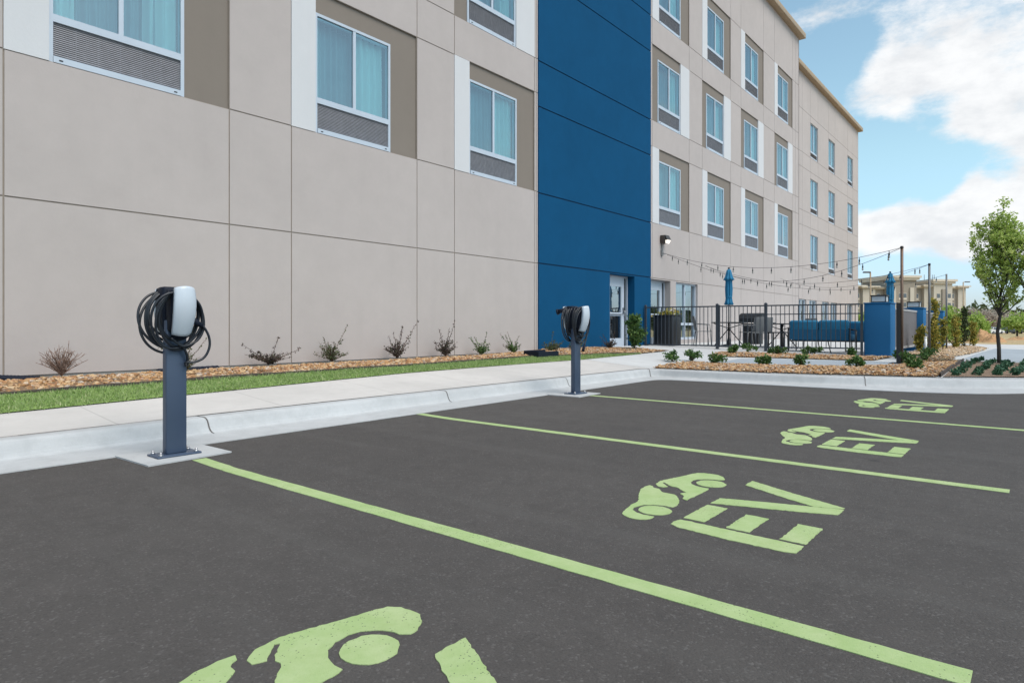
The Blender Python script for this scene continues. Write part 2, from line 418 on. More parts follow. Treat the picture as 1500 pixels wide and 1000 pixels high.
def curtain(w, h, tr, seed, split, parent):
    r = random.Random(seed); b = MB()
    def sheet(x0, x1, y, amp, per, mi):
        n = max(8, int((x1-x0)/.016)); vs = []; ph = r.random()*6
        for i in range(n+1):
            x = x0 + (x1-x0)*i/n
            yy = y + amp*1.5*math.sin(x/per*2*PI+ph+.8*math.sin(x*5+ph)) + amp*.7*math.sin(x/per*4.7+ph*2)
            for z, k in ((tr+.03, 1.0), (h-.02, .75)):
                vs.append((x + (r.random()-.5)*.004, y+(yy-y)*k, z))
        b.add(vs, [(2*i,2*i+2,2*i+3,2*i+1) for i in range(n)], mi, True)
    sheet(.02, w-.02, .27, .030, .10+.03*r.random(), 0)
    for a, c in split: sheet(a*w+.02, c*w-.02, .17, .036, .12+.03*r.random(), 1)
    # dark room behind
    b.quad((0,.42,tr),(w,.42,tr),(w,.42,h),(0,.42,h), 2)
    return b.build('curtain', [M['sheer'], M['drape'], M['dark']], parent)
WH, WTR, WW = 1.93, .53, 1.55
protos = []
for s, split in enumerate([((.62,1.0),), ((0,.22),(.70,1.0)), ((0,.12),(.55,.95)), ((0,.3),(.74,1.0))]):
    p = make_window(WW, WH, WTR, M['alu'], M['grille'], 17, 'white'); curtain(WW, WH, WTR, 30+s, split, p); protos.append(p)
protos_far = []
for s, split in enumerate([((.5,1.0),), ((0,.4),(.6,1.0))]):
    p = make_window(1.5, 1.9, .36, M['alu'], M['grille_dark'], 8, 'far'); curtain(1.5, 1.9, .36, 50+s, split, p); protos_far.append(p)
used = set()
def put_window(pool, i, x, y, z):
    p = pool[i % len(pool)]
    o = p if p.name not in used else copy_tree(p)
    used.add(p.name); used.add(o.name)
    o.location = (x, y, z); hp(o); return o

def facade(X0, X1, Z0, Z1, Y, rects, hole_d=.12):
    """panelled wall as a stepped sheet. rects: (x0,x1,z0,z1,depth|None,key); later ones win"""
    xs = sorted({X0,X1} | {r[0] for r in rects} | {r[1] for r in rects}); xs = [x for x in xs if X0 <= x <= X1]
    zs = sorted({Z0,Z1} | {r[2] for r in rects} | {r[3] for r in rects}); zs = [z for z in zs if Z0 <= z <= Z1]
    nx, nz = len(xs)-1, len(zs)-1
    grid = {}
    for i in range(nx):
        xm = (xs[i]+xs[i+1])/2
        col = [r for r in rects if r[0] < xm < r[1]]
        for j in range(nz):
            zm = (zs[j]+zs[j+1])/2; v = (0.0, 'wall')
            for r in col:
                if r[2] < zm < r[3]: v = (r[4], r[5])
            grid[i,j] = v
    out = {}
    def mb(k): return out.setdefault(k, MB())
    dep = lambda v: hole_d if v[0] is None else v[0]
    for (i,j), v in grid.items():
        key = v[1]
        k, mi = (key[0], key[1]) if isinstance(key, tuple) and isinstance(key[1], int) and key[0] in ('wall','accent') else (key, 0)
        y = Y + dep(v); x0,x1,z0,z1 = xs[i],xs[i+1],zs[j],zs[j+1]
        if v[0] is not None: mb(k).quad((x0,y,z0),(x1,y,z0),(x1,y,z1),(x0,y,z1), mi)
        for di, dj in ((1,0),(0,1)):
            n = grid.get((i+di,j+dj))
            if n is None or abs(dep(n)-dep(v)) < 1e-6: continue
            s = v if dep(v) < dep(n) else n; key2 = s[1]
            k2, mi2 = (key2[0], key2[1]) if isinstance(key2, tuple) and isinstance(key2[1], int) and key2[0] in ('wall','accent') else (key2, 0)
            ya, yb = Y+dep(v), Y+dep(n)
            if di: mb(k2).quad((x1,ya,z0),(x1,yb,z0),(x1,yb,z1),(x1,ya,z1), mi2)
            else: mb(k2).quad((x0,ya,z1),(x1,ya,z1),(x1,yb,z1),(x0,yb,z1), mi2)
    return out

PER = 3.055; SILL2 = 4.07; RTOP = 2.27
JW = .009
def hj(z, x0, x1, key=('wall',1)): return (x0, x1, z-JW, z+JW, .010, key)
def vj(x, z0, z1, key=('wall',1)): return (x-JW, x+JW, z0, z1, .010, key)
rects = []; wins = []
TOP1 = 14.7
XL, XR = -9.0, 32.5
cols_left = [(-8.79,), (-5.20,), (-1.62,), (1.97,), (5.56,), (9.15,)]
starts = [c[0] for c in cols_left] + [17.53, 21.18, 24.85, 28.87]
zj = [2.42] + [v for k in range(3) for v in (SILL2+k*PER, SILL2+RTOP+k*PER)]
for z in zj: rects.append(hj(z, XL, XR))
for x in starts:
    rects.append(vj(x, WZ0, TOP1)); rects.append(vj(x+2.6, WZ0, TOP1))
rects.append(vj(11.82, WZ0, TOP1)); rects.append(vj(17.44, WZ0, TOP1)); rects.append(vj(31.95, WZ0, TOP1))
npan = 0
for ci, x in enumerate(starts):
    for k in range(3):
        z0 = SILL2 + k*PER; z1 = z0 + RTOP
        wx = x+.43 if k != 1 else x+.39
        if x > 12 and k == 1: pass
        if k != 1: wh, tp = (x, wx), (wx, x+2.6)
        else: wh, tp = (wx+WW, x+2.6), (x, wx+WW)
        npan += 1
        rects.append((wh[0], wh[1], z0, z1, -.006, ('side_panel', 100+npan)))
        rects.append((tp[0], tp[1], z0, z1, .036, ('recess_panel', 100+npan)))
        rects.append((wx, wx+WW, z0, z0+WH, None, ('recess_panel', 100+npan)))
        wins.append((wx, z0, ci, k))
# blue bay
BX0, BX1 = 11.88, 17.38
for kz0, kz1 in ((WZ0, TOP1+.6),): pass
rects.append((BX0, BX1, WZ0, TOP1, -.03, ('accent', 0)))
for z in (2.42, 4.04, 6.03, 7.08, 9.10, 10.17, 12.2): rects.append((BX0, BX1, z-.014, z+.014, -.012, ('accent', 1)))
# door openings and ground floor windows
DOORS = [(15.04, 16.39), (17.40, 18.74)]
DZ1 = 2.385
for i, (a, b) in enumerate(DOORS): rects.append((a, b, WZ0, DZ1, None, ('accent',0) if i == 0 else 'wall'))
rects.append((19.13, 20.80, .55, 2.38, None, 'wall'))
parts = facade(XL, XR, WZ0, TOP1, W, rects, .24)
for k, mb_ in parts.items():
    if k == 'wall' : hp(mb_.build('wall', [M['beige'], M['joint']]))
    elif k == 'accent': tag(hp(mb_.build('accent_wall', [M['blue'], M['bluejoint']])), 'deep blue stucco bay of the facade')
    elif k[0] == 'side_panel': hp(mb_.build('side_panel', M['white']))
    else: hp(mb_.build('recess_panel', M['taupe']))
for wx, z0, ci, k in wins:
    put_window(protos, (ci*5 + k*3 + (ci*k)) % 7, wx, W+.030, z0)
# plinth, side and rear shell, roof
pb = MB(); pb.box(XL, 14.95, W+.02, W+.3, .1, WZ0-.004); pb.box(18.8, XR, W+.02, W+.3, .1, WZ0-.004); hp(pb.build('foundation', M['plinth']))
db = MB(); db.box(XL, XR+.3, W-.004, W+.02, WZ0-.022, WZ0-.002); 
sh = MB()
sh.box(XL, XR, W+.6, W+.65, .1, TOP1-.3, 1)
sh.box(XL-.02, XL, W, W+18, .1, TOP1); sh.box(XL, 49.3, W+18, W+18.1, .1, 14.3)
sh.box(XL, XR, W+.25, W+18, TOP1-.25, TOP1-.05); sh.box(XR, 49.3, W+1.2, W+18, 14.0, 14.2)
sh.box(XR-.05, XR, W, W+1.5, .1, TOP1-.06); sh.box(XR-.05, XR-.01, W+1.5, W+18, 13.5, TOP1-.06)
hp(sh.build('shell', [M['beige'], M['dark']]))
cb = MB()
cb.bbox(XL, XR+.22, W-.26, W+.2, TOP1, TOP1+.24, .02); cb.box(XL, XR+.1, W-.12, W+.15, TOP1+.24, TOP1+.29)
cb.bbox(XR-.3, XR+.24, W+.2, W+3, TOP1, TOP1+.24, .02)
hp(cb.build('cornice', M['tan_trim']))

# far wing, set back
W2 = 9.80; X2 = 49.3; TOP2 = 14.35; r2 = []
fx = [37.55, 41.4, 46.2]
for z in zj: r2.append(hj(z, XR, X2))
for x in fx:
    r2.append(vj(x-.02, WZ0, TOP2)); r2.append(vj(x+1.52, WZ0, TOP2))
r2 += [vj(34.6, WZ0, TOP2), vj(36.0, WZ0, TOP2)]
gw = [35.25, 37.3, 39.95, 41.9, 46.1]
for x in gw: r2.append((x, x+1.5, .52, 2.42, None, 'wall'))
for x in fx:
    for k in range(3): r2.append((x, x+1.5, SILL2+k*PER+.03, SILL2+k*PER+1.93, None, 'wall'))
p2 = facade(XR-.04, X2, WZ0, TOP2, W2, r2, .16)
hp(p2['wall'].build('wall', [M['beige'], M['joint']]))
for i, x in enumerate(fx):
    for k in range(3): put_window(protos_far, i+k, x, W2+.06, SILL2+k*PER+.03)
cb = MB(); cb.bbox(XR+.02, X2+.25, W2-.26, W2+.2, TOP2, TOP2+.24, .02); cb.box(XR+.02, X2+.12, W2-.12, W2+.15, TOP2+.24, TOP2+.29)
cb.bbox(X2-.2, X2+.25, W2+.2, W2+17, TOP2, TOP2+.24, .02)
hp(cb.build('cornice', M['tan_trim']))
sb = MB(); sb.box(X2-.02, X2, W2, W+18, .1, TOP2-.004); sb.box(XR, X2, W2+.7, W2+.75, .1, TOP2-.2, 1); sb.box(XR, X2, W2+.02, W2+.3, .1, WZ0-.004)
hp(sb.build('shell', [M['beige'], M['dark']]))

# ground floor windows
def ground_window(x, y, z0, w, h, tr):
    b = MB(); e = .05
    b.box(0,e,0,.08,0,h); b.box(w-e,w,0,.08,0,h); b.box(e,w-e,0,.08,h-e,h); b.box(e,w-e,-.02,.08,0,.07)
    b.box(w/2-.03,w/2+.03,.004,.08,.07,h-e); b.box(e,w/2-.03,.004,.08,tr-.04,tr+.04); b.box(w/2+.03,w-e,.004,.08,tr-.04,tr+.04)
    f = hp(b.build('window', M['alu'], loc=(x,y,z0)))
    g = MB(); g.quad((e,.045,.06),(w-e,.045,.06),(w-e,.045,h-e),(e,.045,h-e)); g.build('pane', M['doorglass'], f)
    c = MB(); n = 90; vs = []
    for i in range(n+1):
        xx = .03+(w-.06)*i/n
        for zz in (.03, h-.03): vs.append((xx, .26+.02*math.sin(xx*48)+.01*math.sin(xx*91), zz))
    c.add(vs, [(2*i,2*i+2,2*i+3,2*i+1) for i in range(n)], 0, True); c.build('curtain', M['sheer'], f)
ground_window(19.13, W+.075, .55, 1.67, 1.83, .5)
for x in gw: ground_window(x, W2+.07, .52, 1.5, 1.9, .5)

# doors
for i, (a, b) in enumerate(DOORS):
    y = W+.21; w = b-a; lx0 = .27; lx1 = 1.17
    o = MB(); 
    o.box(0,.04,-.02,.04,0,DZ1-WZ0); o.box(w-.04,w,-.02,.04,0,DZ1-WZ0); o.box(.04,w-.04,-.02,.04,DZ1-WZ0-.05,DZ1-WZ0)
    H = DZ1-WZ0-.05; s = .13
    o.box(lx0,lx0+s,-.005,.04,0,H); o.box(lx1-s-.02,lx1,-.005,.04,0,H); o.box(lx0+s,lx1-s-.02,-.005,.04,0,.24); o.box(lx0+s,lx1-s-.02,-.005,.04,H-.25,H)
    o.box(lx0+s,lx1-s-.02,-.005,.04,.86,.96)
    d = hp(o.build('door', M['alu'], loc=(a, y, WZ0)))
    g = MB(); g.quad((lx0+s,.02,.24),(lx1-s-.02,.02,.24),(lx1-s-.02,.02,.86),(lx0+s,.02,.86)); g.quad((lx0+s,.02,.96),(lx1-s-.02,.02,.96),(lx1-s-.02,.02,H-.25),(lx0+s,.02,H-.25))
    g.build('pane', M['doorglass'], d)
    g = MB(); g.quad((.04,.03,0),(lx0,.03,0),(lx0,.03,H),(.04,.03,H)); g.quad((lx1,.03,0),(w-.04,.03,0),(w-.04,.03,H),(lx1,.03,H)); g.build('side_light', M['carglass'], d)
    g = MB(); g.box(.04,w-.04,.5,.52,0,H); g.build('dark_lobby', M['dark'], d)
    h = MB(); h.box(lx1-.105,lx1-.04,-.03,-.005,.92,1.10); h.tube([(lx1-.07,-.03,.86),(lx1-.07,-.07,.88),(lx1-.07,-.07,1.0),(lx1-.07,-.03,1.02)], .012, 8); h.box(lx0+s,lx1-s-.02,-.045,-.006,.90,.925)
    h.build('handle', M['steel'], d)
    th = MB(); th.box(.0,w,-.24,.04,-.03,-.002); th.build('threshold', M['steel'], d)
# wall lamp and the bracket of the string lights
lb = MB(); lb.bbox(18.02,18.30,W-.17,W-.001,3.50,3.74,.02); lb.add([(18.02,W-.17,3.66),(18.30,W-.17,3.66),(18.30,W-.24,3.60),(18.02,W-.24,3.60),(18.02,W-.17,3.74),(18.30,W-.17,3.74)], [(0,1,2,3),(4,5,2,3)])
wl = hp(lb.build('wall_lamp', M['bronze']))
e_ = MB(); e_.add([(18.04,W-.235,3.59),(18.28,W-.235,3.59),(18.28,W-.175,3.49),(18.04,W-.175,3.49)], [(0,1,2,3)]); e_.box(18.05,18.27,W-.19,W-.172,3.50,3.585); e_.build('lens', M['lit'], wl).matrix_parent_inverse = Matrix.Identity(4)
bb = MB(); bb.box(18.06,18.16,W-.05,W-.001,3.12,3.30); bb.tube([(18.11,W-.03,3.3),(18.11,W-.02,3.5)], .012, 6); bb.tube([(18.11,W-.05,3.2),(18.2,W-.12,3.18)], .012, 6)
hp(bb.build('junction_box', M['greymesh']))

# ================================================================== ground
def sheet(name, fn, us, vs, mat, kind='structure', off=0.0):
    V = []; F = []
    for u in us:
        for v in vs: V.append(fn(u, v))
    n = len(vs)
    for i in range(len(us)-1):
        for j in range(n-1): F.append((i*n+j, (i+1)*n+j, (i+1)*n+j+1, i*n+j+1))
    b = MB(); b.add(V, F, 0, True)
    o = b.build(name, mat, fix=False); tag(o, kind=kind); return o
def lin(a, b, n): return [a+(b-a)*i/n for i in range(n+1)]
def interp(tab, x):
    if x <= tab[0][0]: return tab[0][1]
    for (a, b), (c, d) in zip(tab, tab[1:]):
        if x <= c: return b + (d-b)*(x-a)/(c-a)
    return tab[-1][1]

b = MB(); b.quad((-70,-70,0),(34.5,-70,0),(34.5,5.9,0),(-70,5.9,0)); tag(b.build('parking_lot', M['asphalt']), kind='structure')

EDGE = [(-14,5.20),(-8,5.20),(-3,5.20),(1.1,5.21),(3,5.25),(5,5.29),(7.2,5.34),(9,5.37),(10.3,5.40),(10.62,5.36),(10.74,5.2),(10.80,4.6),(10.84,3.6),(10.87,2.7),(10.93,1.9),(11.05,1.3),(11.3,.70),(11.82,.18),(12.8,-.55),(14.5,-1.5),(17,-2.3),(20,-2.7),(27,-2.8),(34.5,-2.8)]
BACK = [(-14,5.76),(-8,5.77),(-3,5.78),(1.1,5.80),(3,5.88),(5,5.92),(7.2,5.94),(9,5.94),(10.6,5.935),(11.14,5.93),(11.30,5.70),(11.33,4.8),(11.40,3.8),(11.58,2.8),(11.86,2.0),(12.06,1.45),(12.32,.85),(12.75,.32),(13.5,-.35),(15,-1.1),(17.2,-1.75),(20,-2.1),(27,-2.2),(34.5,-2.2)]
def cat(pts, n=6):
    out = []
    for i in range(len(pts)-1):
        p0 = Vector(pts[max(i-1,0)]); p1 = Vector(pts[i]); p2 = Vector(pts[i+1]); p3 = Vector(pts[min(i+2,len(pts)-1)])
        k = n if (p2-p1).length > .5 else 3
        for j in range(n):
            t = j/n
            m1 = (p2-p0)*.5*min(1,(p2-p1).length/max(.01,(p1-p0).length)) if i else (p2-p1); m2 = (p3-p1)*.5*min(1,(p2-p1).length/max(.01,(p3-p2).length)) if i < len(pts)-2 else (p2-p1)
            h = (2*t**3-3*t**2+1)*p1 + (t**3-2*t**2+t)*m1 + (-2*t**3+3*t**2)*p2 + (t**3-t**2)*m2
            out.append(h)
    out.append(Vector(pts[-1])); return out
Ee, Bb = cat(EDGE), cat(BACK)
PROF = [(0,-.05),(0,.007),(.30,.010),(.64,.015),(.68,.021),(.705,.033),(.725,.055),(.765,.118),(.780,.134),(.80,.145),(.825,.150),(.86,.152),(1.0,.152),(1.0,.10)]
kb = MB(); vs = []
for e, k in zip(Ee, Bb):
    for s, z in PROF: p = e + (k-e)*s; vs.append((p.x, p.y, z))
n = len(PROF)
kb.add(vs, [(i*n+j, i*n+j+1, (i+1)*n+j+1, (i+1)*n+j) for i in range(len(Ee)-1) for j in range(n-1)], 0, False)
# control joints: dark slots cut across the kerb
def kerb_at(i):
    e, k = Ee[i], Bb[i]; return [Vector(((e+(k-e)*s).x, (e+(k-e)*s).y, z)) for s, z in PROF[1:-1]]
kerb = kb.build('kerb', M['kerb'], fix=True); tag(kerb, kind='structure')
jb = MB()
def kerb_joint(px, skew=0.):
    best = min(range(len(Bb)), key=lambda i: (Bb[i]-Vector(px)).length)
    i2 = min(best+1, len(Bb)-1)
    t = (Bb[i2]-Bb[best]).normalized()*.006; sk = (Bb[i2]-Bb[best]).normalized()*skew
    P = kerb_at(best)[2:]; nn = len(P)
    a = [p + Vector((-t.x+sk.x*(1-j/nn), -t.y+sk.y*(1-j/nn), .0025)) + Vector((Ee[best]-Bb[best]).normalized().to_3d())*.003 for j, p in enumerate(P)]
    b2 = [p + Vector((2*t.x, 2*t.y, 0)) for p in a]
    jb.add(a+b2, [(j, j+1, nn+j+1, nn+j) for j in range(nn-1)])
for q, s in (((2.6,5.85),.05), ((5.6,5.93),.02), ((8.4,5.94),.02), ((11.2,5.9),0), ((11.75,2.3),.05), ((-1.2,5.78),.1), ((14.8,-1.0),0)): kerb_joint(q, s)
tag(jb.build('kerb_joint', M['slot']), kind='structure')

# sidewalk + patio concrete
GRASS_A = [(-14,6.55),(-5,6.6),(1.4,6.70),(2.5,6.83),(4.5,7.05),(6.4,7.25),(9.5,7.33),(14.3,7.33)]
GRASS_B = [(-14,7.6),(1.6,7.60),(3.1,7.71),(5,7.81),(6.9,7.83),(10.4,8.02),(12.5,7.72),(13.7,7.34)]
def back_y(x):
    return interp([(p.x, p.y) for p in Bb if p.y > 5.7], x)
def walk_end(x): return interp(GRASS_A, x)+.15
sheet('sidewalk', lambda u, v: (u, (back_y(u)+.002)+(walk_end(u)-back_y(u))*v, zg(u, back_y(u)+(walk_end(u)-back_y(u))*v)+.001), lin(-14,11.3,80), lin(0,1,14), M['walk'])
jl = MB()                       # dark expansion joint behind the kerb
for i in range(len(Bb)-1):
    if Bb[i].x < 10.9 and Bb[i+1].y > 5.7:
        a, c = Bb[i], Bb[i+1]; w = .005 + .004*math.sin(i*1.7)
        jl.quad((a.x,a.y-.002,.156),(c.x,c.y-.002,.156),(c.x,c.y+w+.004,.158),(a.x,a.y+w+.004,.158))
tag(jl.build('expansion_joint', M['slot']), kind='structure')
isl = [(p.x, p.y) for p in Bb if p.x >= 11.0 and p.y < 5.95]
isl_y = sorted([(y, x) for x, y in isl])
def edge_x(y): return interp(isl_y, y)
sheet('patio', lambda u, v: ((lambda x0: (x0+(34.5-x0)*u, v, zg(x0+(34.5-x0)*u, v)+.003))(max(11.3, edge_x(min(v,5.9))) if v < 5.9 else 11.3)), [i/60*(.3+.7*i/60) for i in range(61)], lin(-2.2,9.03,60), M['patio'])

def strip(name, A, B, mat, off, n=40, m=8, kind='structure'):
    """draped sheet between two polylines A and B (same count)"""
    def res(P):
        L = [0.]
        for p, q in zip(P, P[1:]): L.append(L[-1] + math.hypot(q[0]-p[0], q[1]-p[1]))
        return lambda t: (interp([(l, p[0]) for l, p in zip(L, P)], t*L[-1]), interp([(l, p[1]) for l, p in zip(L, P)], t*L[-1]))
    fa, fb = res(A), res(B)
    def fn(u, v):
        a, b_ = fa(u), fb(u); x = a[0]+(b_[0]-a[0])*v; y = a[1]+(b_[1]-a[1])*v
        return (x, y, zg(x, y)+(off(x,v) if callable(off) else off))
    o = sheet(name, fn, lin(0,1,n), lin(0,1,m), mat, kind)
    return fn
BL = [(14.0,7.33),(13.7,7.34),(12.5,7.72),(10.4,8.02),(6.9,7.83),(5,7.81),(3.1,7.71),(1.6,7.6),(-14,7.6)]
lawn = strip('lawn_soil', [(-14,6.55),(-5,6.6),(1.4,6.70),(2.5,6.83),(4.5,7.05),(6.4,7.25),(9.5,7.33),(12,7.33),(13.7,7.33)], [(-14,7.6),(-5,7.6),(1.6,7.6),(3.1,7.71),(5,7.81),(6.9,7.83),(10.4,8.02),(12.5,7.72),(13.8,7.35)], M['grassbase'], .012, 60, 6)
def bed_off(x, v): return .03 - .10*v**2.2*cl((12.2-x)/2.5)
bed0 = strip('rock_bed_soil', [(-14,7.6),(-5,7.6),(1.6,7.6),(3.1,7.71),(5,7.81),(6.9,7.83),(10.4,8.02),(12.5,7.72),(13.7,7.35),(15.3,7.35)], [(-14,9.02),(-5,9.02),(1.6,9.02),(3.1,9.02),(5,9.02),(6.9,9.02),(10.4,9.02),(12.5,9.02),(14.2,9.0),(14.9,8.6)], M['rockbase'], bed_off, 60, 8)
bed1 = strip('rock_bed_soil', [(11.34,5.8),(11.40,4.8),(11.46,3.8),(11.64,2.8),(11.90,2.0),(12.14,1.3)], [(12.9,5.75),(12.85,4.85),(13.15,3.6),(13.6,2.6),(15.0,2.0),(17.6,1.4)], M['rockbase'], .020, 40, 10)
bed1b = strip('rock_bed_soil', [(14.6,2.05),(16,1.95),(17.6,1.6),(18.6,1.6)], [(15.4,2.2),(16.4,2.3),(17.8,2.3),(18.9,2.1)], M['rockbase'], .024, 12, 5)
bed2 = strip('rock_bed_soil', [(14.75,6.1),(15.05,5.2),(15.35,4.2),(15.6,3.3),(15.9,2.85)], [(16.0,6.25),(16.55,5.3),(16.75,4.3),(17.0,3.4),(17.5,2.75)], M['rockbase'], .021, 30, 8)
bed3 = strip('rock_bed_soil', [(19.0,1.75),(21.5,1.6),(24,1.5),(28,1.5)], [(18.9,2.75),(21.5,2.8),(24.5,2.8),(29.5,2.6)], M['rockbase'], .021, 30, 8)
strip('stone_path', [(12.95,5.3),(13.0,4.8),(13.3,3.6),(13.8,2.6),(15.0,2.05)], [(14.6,5.3),(14.9,4.9),(15.3,3.7),(15.5,2.9),(15.9,2.3)], M['bluewalk'], .009, 30, 8)
strip('stone_path', [(18.3,1.45),(22,1.45),(28.5,1.3)], [(17.9,-1.8),(22,-2.0),(28.5,-2.1)], M['bluewalk'], .008, 20, 8)
strip('mulch_bed', [(12.2,1.22),(14.8,1.3),(17.5,1.32)], [(12.95,.2),(14.5,-.75),(18.0,-1.6)], M['mulch'], .020, 30, 12)

# charger pads
def pad(x0,x1,y0,y1):
    b = MB(); b.add([(x0,y1,.012),(x0+.02,y0,.010),(x1,y0+.05,.010),(x1-.01,y1,.012),(x0,y1,-.02),(x0+.02,y0,-.02),(x1,y0+.05,-.02),(x1-.01,y1,-.02)], [(0,1,2,3),(0,4,5,1),(1,5,6,2),(2,6,7,3)])
    tag(b.build('concrete_pad', M['kerb'], fix=True), kind='structure')
pad(1.80, 2.43, 4.70, 5.24); pad(7.28, 7.92, 4.83, 5.37)

# access road and far concrete, terrain out to the horizon
b = MB(); b.quad((34.5,-40,.10),(41.5,-40,.06),(41.5,45,.06),(34.5,45,.10)); tag(b.build('far_pavement', M['patio']), kind='structure')
t = NT('dry_ground'); p = t.geo()
n1 = t.noise(.05, 6, .65, p); n2 = t.noise(.6, 6, .7, p); n3 = t.noise(5, 4, .7, p)
c = t.ramp(n1.outputs['Fac'], [(.38,(.46,.31,.18)),(.5,(.50,.38,.22)),(.6,(.27,.29,.12)),(.75,(.36,.35,.17))])
c = t.mix(t.maprange(n2.outputs['Fac'], .4, .7, 0, .5), c, (.50,.33,.18)); c = t.mix(t.maprange(n3.outputs['Fac'], .4, .7, 0, .4), c, (.22,.19,.10))
t.bsdf(c, .95, 0, n3.outputs['Fac'], .5, .1, .2); M['terrain'] = t.m
def tz(d): return -.10 if d < 40 else -.10 - .5*cl((d-40)/110)
rings = [0,25,41,50,60,75,95,120,150,190,250,340,480,700,1100,1800,3000]
V = []; F = []; NS = 96
for r in rings:
    for k in range(NS):
        a = 2*PI*k/NS; x = r*math.cos(a); y = r*math.sin(a); z = tz(r)
        if 41 < r < 140: z += .25*mnoise.noise(Vector((x*.05,y*.05,0)))
        V.append((x,y,z))
for i in range(len(rings)-1):
    for k in range(NS):
        a = i*NS+k; c_ = i*NS+(k+1)%NS
        F.append((a, a+NS, c_+NS, c_))
b = MB(); b.add(V, F, 0, True); tag(b.build('terrain', M['terrain']), kind='structure')
def terr(x, y): return tz(math.hypot(x,y))

# ------------------------------------------------------------------ river rocks (stuff)
def ico():
    bm = bmesh.new(); bmesh.ops.create_icosphere(bm, subdivisions=1, radius=1.0); bm.verts.ensure_lookup_table(); bm.verts.index_update()
    v = np.array([p.co[:] for p in bm.verts]); f = np.array([[q.index for q in fc.verts] for fc in bm.faces]); bm.free(); return v, f
bm_ = bmesh.new(); bmesh.ops.create_icosphere(bm_, subdivisions=2, radius=1.0); bm_.verts.index_update()
IV = np.array([p.co[:] for p in bm_.verts]); IF = np.array([[q.index for q in fc.verts] for fc in bm_.faces]); bm_.free()
bm_ = bmesh.new(); bmesh.ops.create_icosphere(bm_, subdivisions=1, radius=1.0); bm_.verts.index_update()
IV1 = np.array([p.co[:] for p in bm_.verts]); IF1 = np.array([[q.index for q in fc.verts] for fc in bm_.faces]); bm_.free()
rng = np.random.default_rng(5)
def rock_bank(iv, k=14):
    out = []
    for i in range(k):
        v = iv.copy()
        # flatten by random planes -> pebble with facets
        for _ in range(7):
            d = rng.normal(size=3); d /= np.linalg.norm(d); lim = .45+.4*rng.random()
            s = v @ d; ex = np.clip(s-lim, 0, None); v -= ex[:,None]*d*.85
        out.append(v)
    return out
BANK = rock_bank(IV1)
def rocks(name, pts, mat, smin, smax, label):
    Vs = []; Fs = []; off = 0
    for (x, y, z) in pts:
        v = BANK[rng.integers(len(BANK))]
        s = smin + (smax-smin)*rng.random()**1.8
        sx, sy, sz = s*(.85+.75*rng.random()), s*(.6+.45*rng.random()), s*(.4+.35*rng.random())
        a = rng.random()*2*PI; q = v*np.array([sx,sy,sz]); tl = (rng.random()-.5)*.9
        ca, sa = math.cos(a), math.sin(a); ct, st = math.cos(tl), math.sin(tl)
        q = np.stack([q[:,0]*ct+q[:,2]*st, q[:,1], -q[:,0]*st+q[:,2]*ct], 1)
        q = np.stack([q[:,0]*ca-q[:,1]*sa, q[:,0]*sa+q[:,1]*ca, q[:,2]], 1) + np.array([x,y,z+sz*.35])
        Vs.append(q); Fs.append(IF1+off); off += len(q)
    o = np_mesh(name, np.concatenate(Vs), np.concatenate(Fs), mat, False)
    tag(o, label, 'rocks', kind='stuff'); return o
def scatter(fn, n, off, hump=0.):
    out = []
    for _ in range(n):
        u, v = rng.random(), rng.random()
        x, y, z = fn(u, v); z += hump*math.sin(PI*v)*(0.6+.5*mnoise.noise(Vector((x*1.5,y*1.5,0))))
        out.append((x+rng.normal()*.02, y+rng.normal()*.02, z+off))
    return out
def bed_near(u, v):
    x = -3 + 18.0*u; yb = interp([(a, b_) for a, b_ in sorted(BL)], x) + .05; ye = 8.95 if x < 13.9 else 8.95-(x-13.9)*.5
    y = yb + (ye-yb)*v; return (x, y, zg(x, y)+bed_off(x,(y-yb+.05)/max(.2,9.02-yb+.05)))
rocks('river_rock', scatter(bed_near, 14000, -.012, .02), M['rock'], .011, .040, 'tan and rust river rock covering the bed along the beige wall')
rocks('river_rock', scatter(bed1, 7500, 0, .05) + scatter(bed1b, 600, 0) + scatter(bed2, 3400, 0, .03), M['rock'], .013, .042, 'tan river rock in the two planting beds before the patio fence')
rocks('river_rock', scatter(bed3, 4200, 0, .05), M['rock_tan'], .018, .055, 'pale tan river rock under the narrow golden shrubs')

# ------------------------------------------------------------------ grass (stuff)
def grass_pts(n):
    out = []
    for _ in range(n):
        x = -2 + 15.8*(rng.random()**1.25); a = interp(GRASS_A, x)+.0; b_ = interp(GRASS_B, x)
        if b_-a < .02: continue
        y = a + (b_-a)*rng.random() + rng.normal()*.012; out.append((x, y, zg(x, y)+.008))
    return np.array(out)
GP = grass_pts(42000)
nG = len(GP); hgt = .016+.032*rng.random(nG)**1.5; ang = rng.random(nG)*2*PI; wd = .0035+.0035*rng.random(nG)
patch = np.array([mnoise.noise(Vector((p[0]*2.5,p[1]*5,3))) for p in GP]); hgt *= 1+.5*patch
dx, dy = np.cos(ang), np.sin(ang); lean = .025*rng.normal(size=nG); la = rng.random(nG)*2*PI
A_ = GP + np.stack([dx*wd, dy*wd, np.zeros(nG)], 1); B_ = GP - np.stack([dx*wd, dy*wd, np.zeros(nG)], 1)
C_ = GP + np.stack([np.cos(la)*lean, np.sin(la)*lean, hgt], 1)
GV = np.stack([A_,B_,C_], 1).reshape(-1,3); GF = np.arange(nG*3).reshape(-1,3)
tag(np_mesh('lawn_grass', GV, GF, M['grass']), 'narrow strip of short green lawn between sidewalk and rock bed', 'grass', kind='stuff')

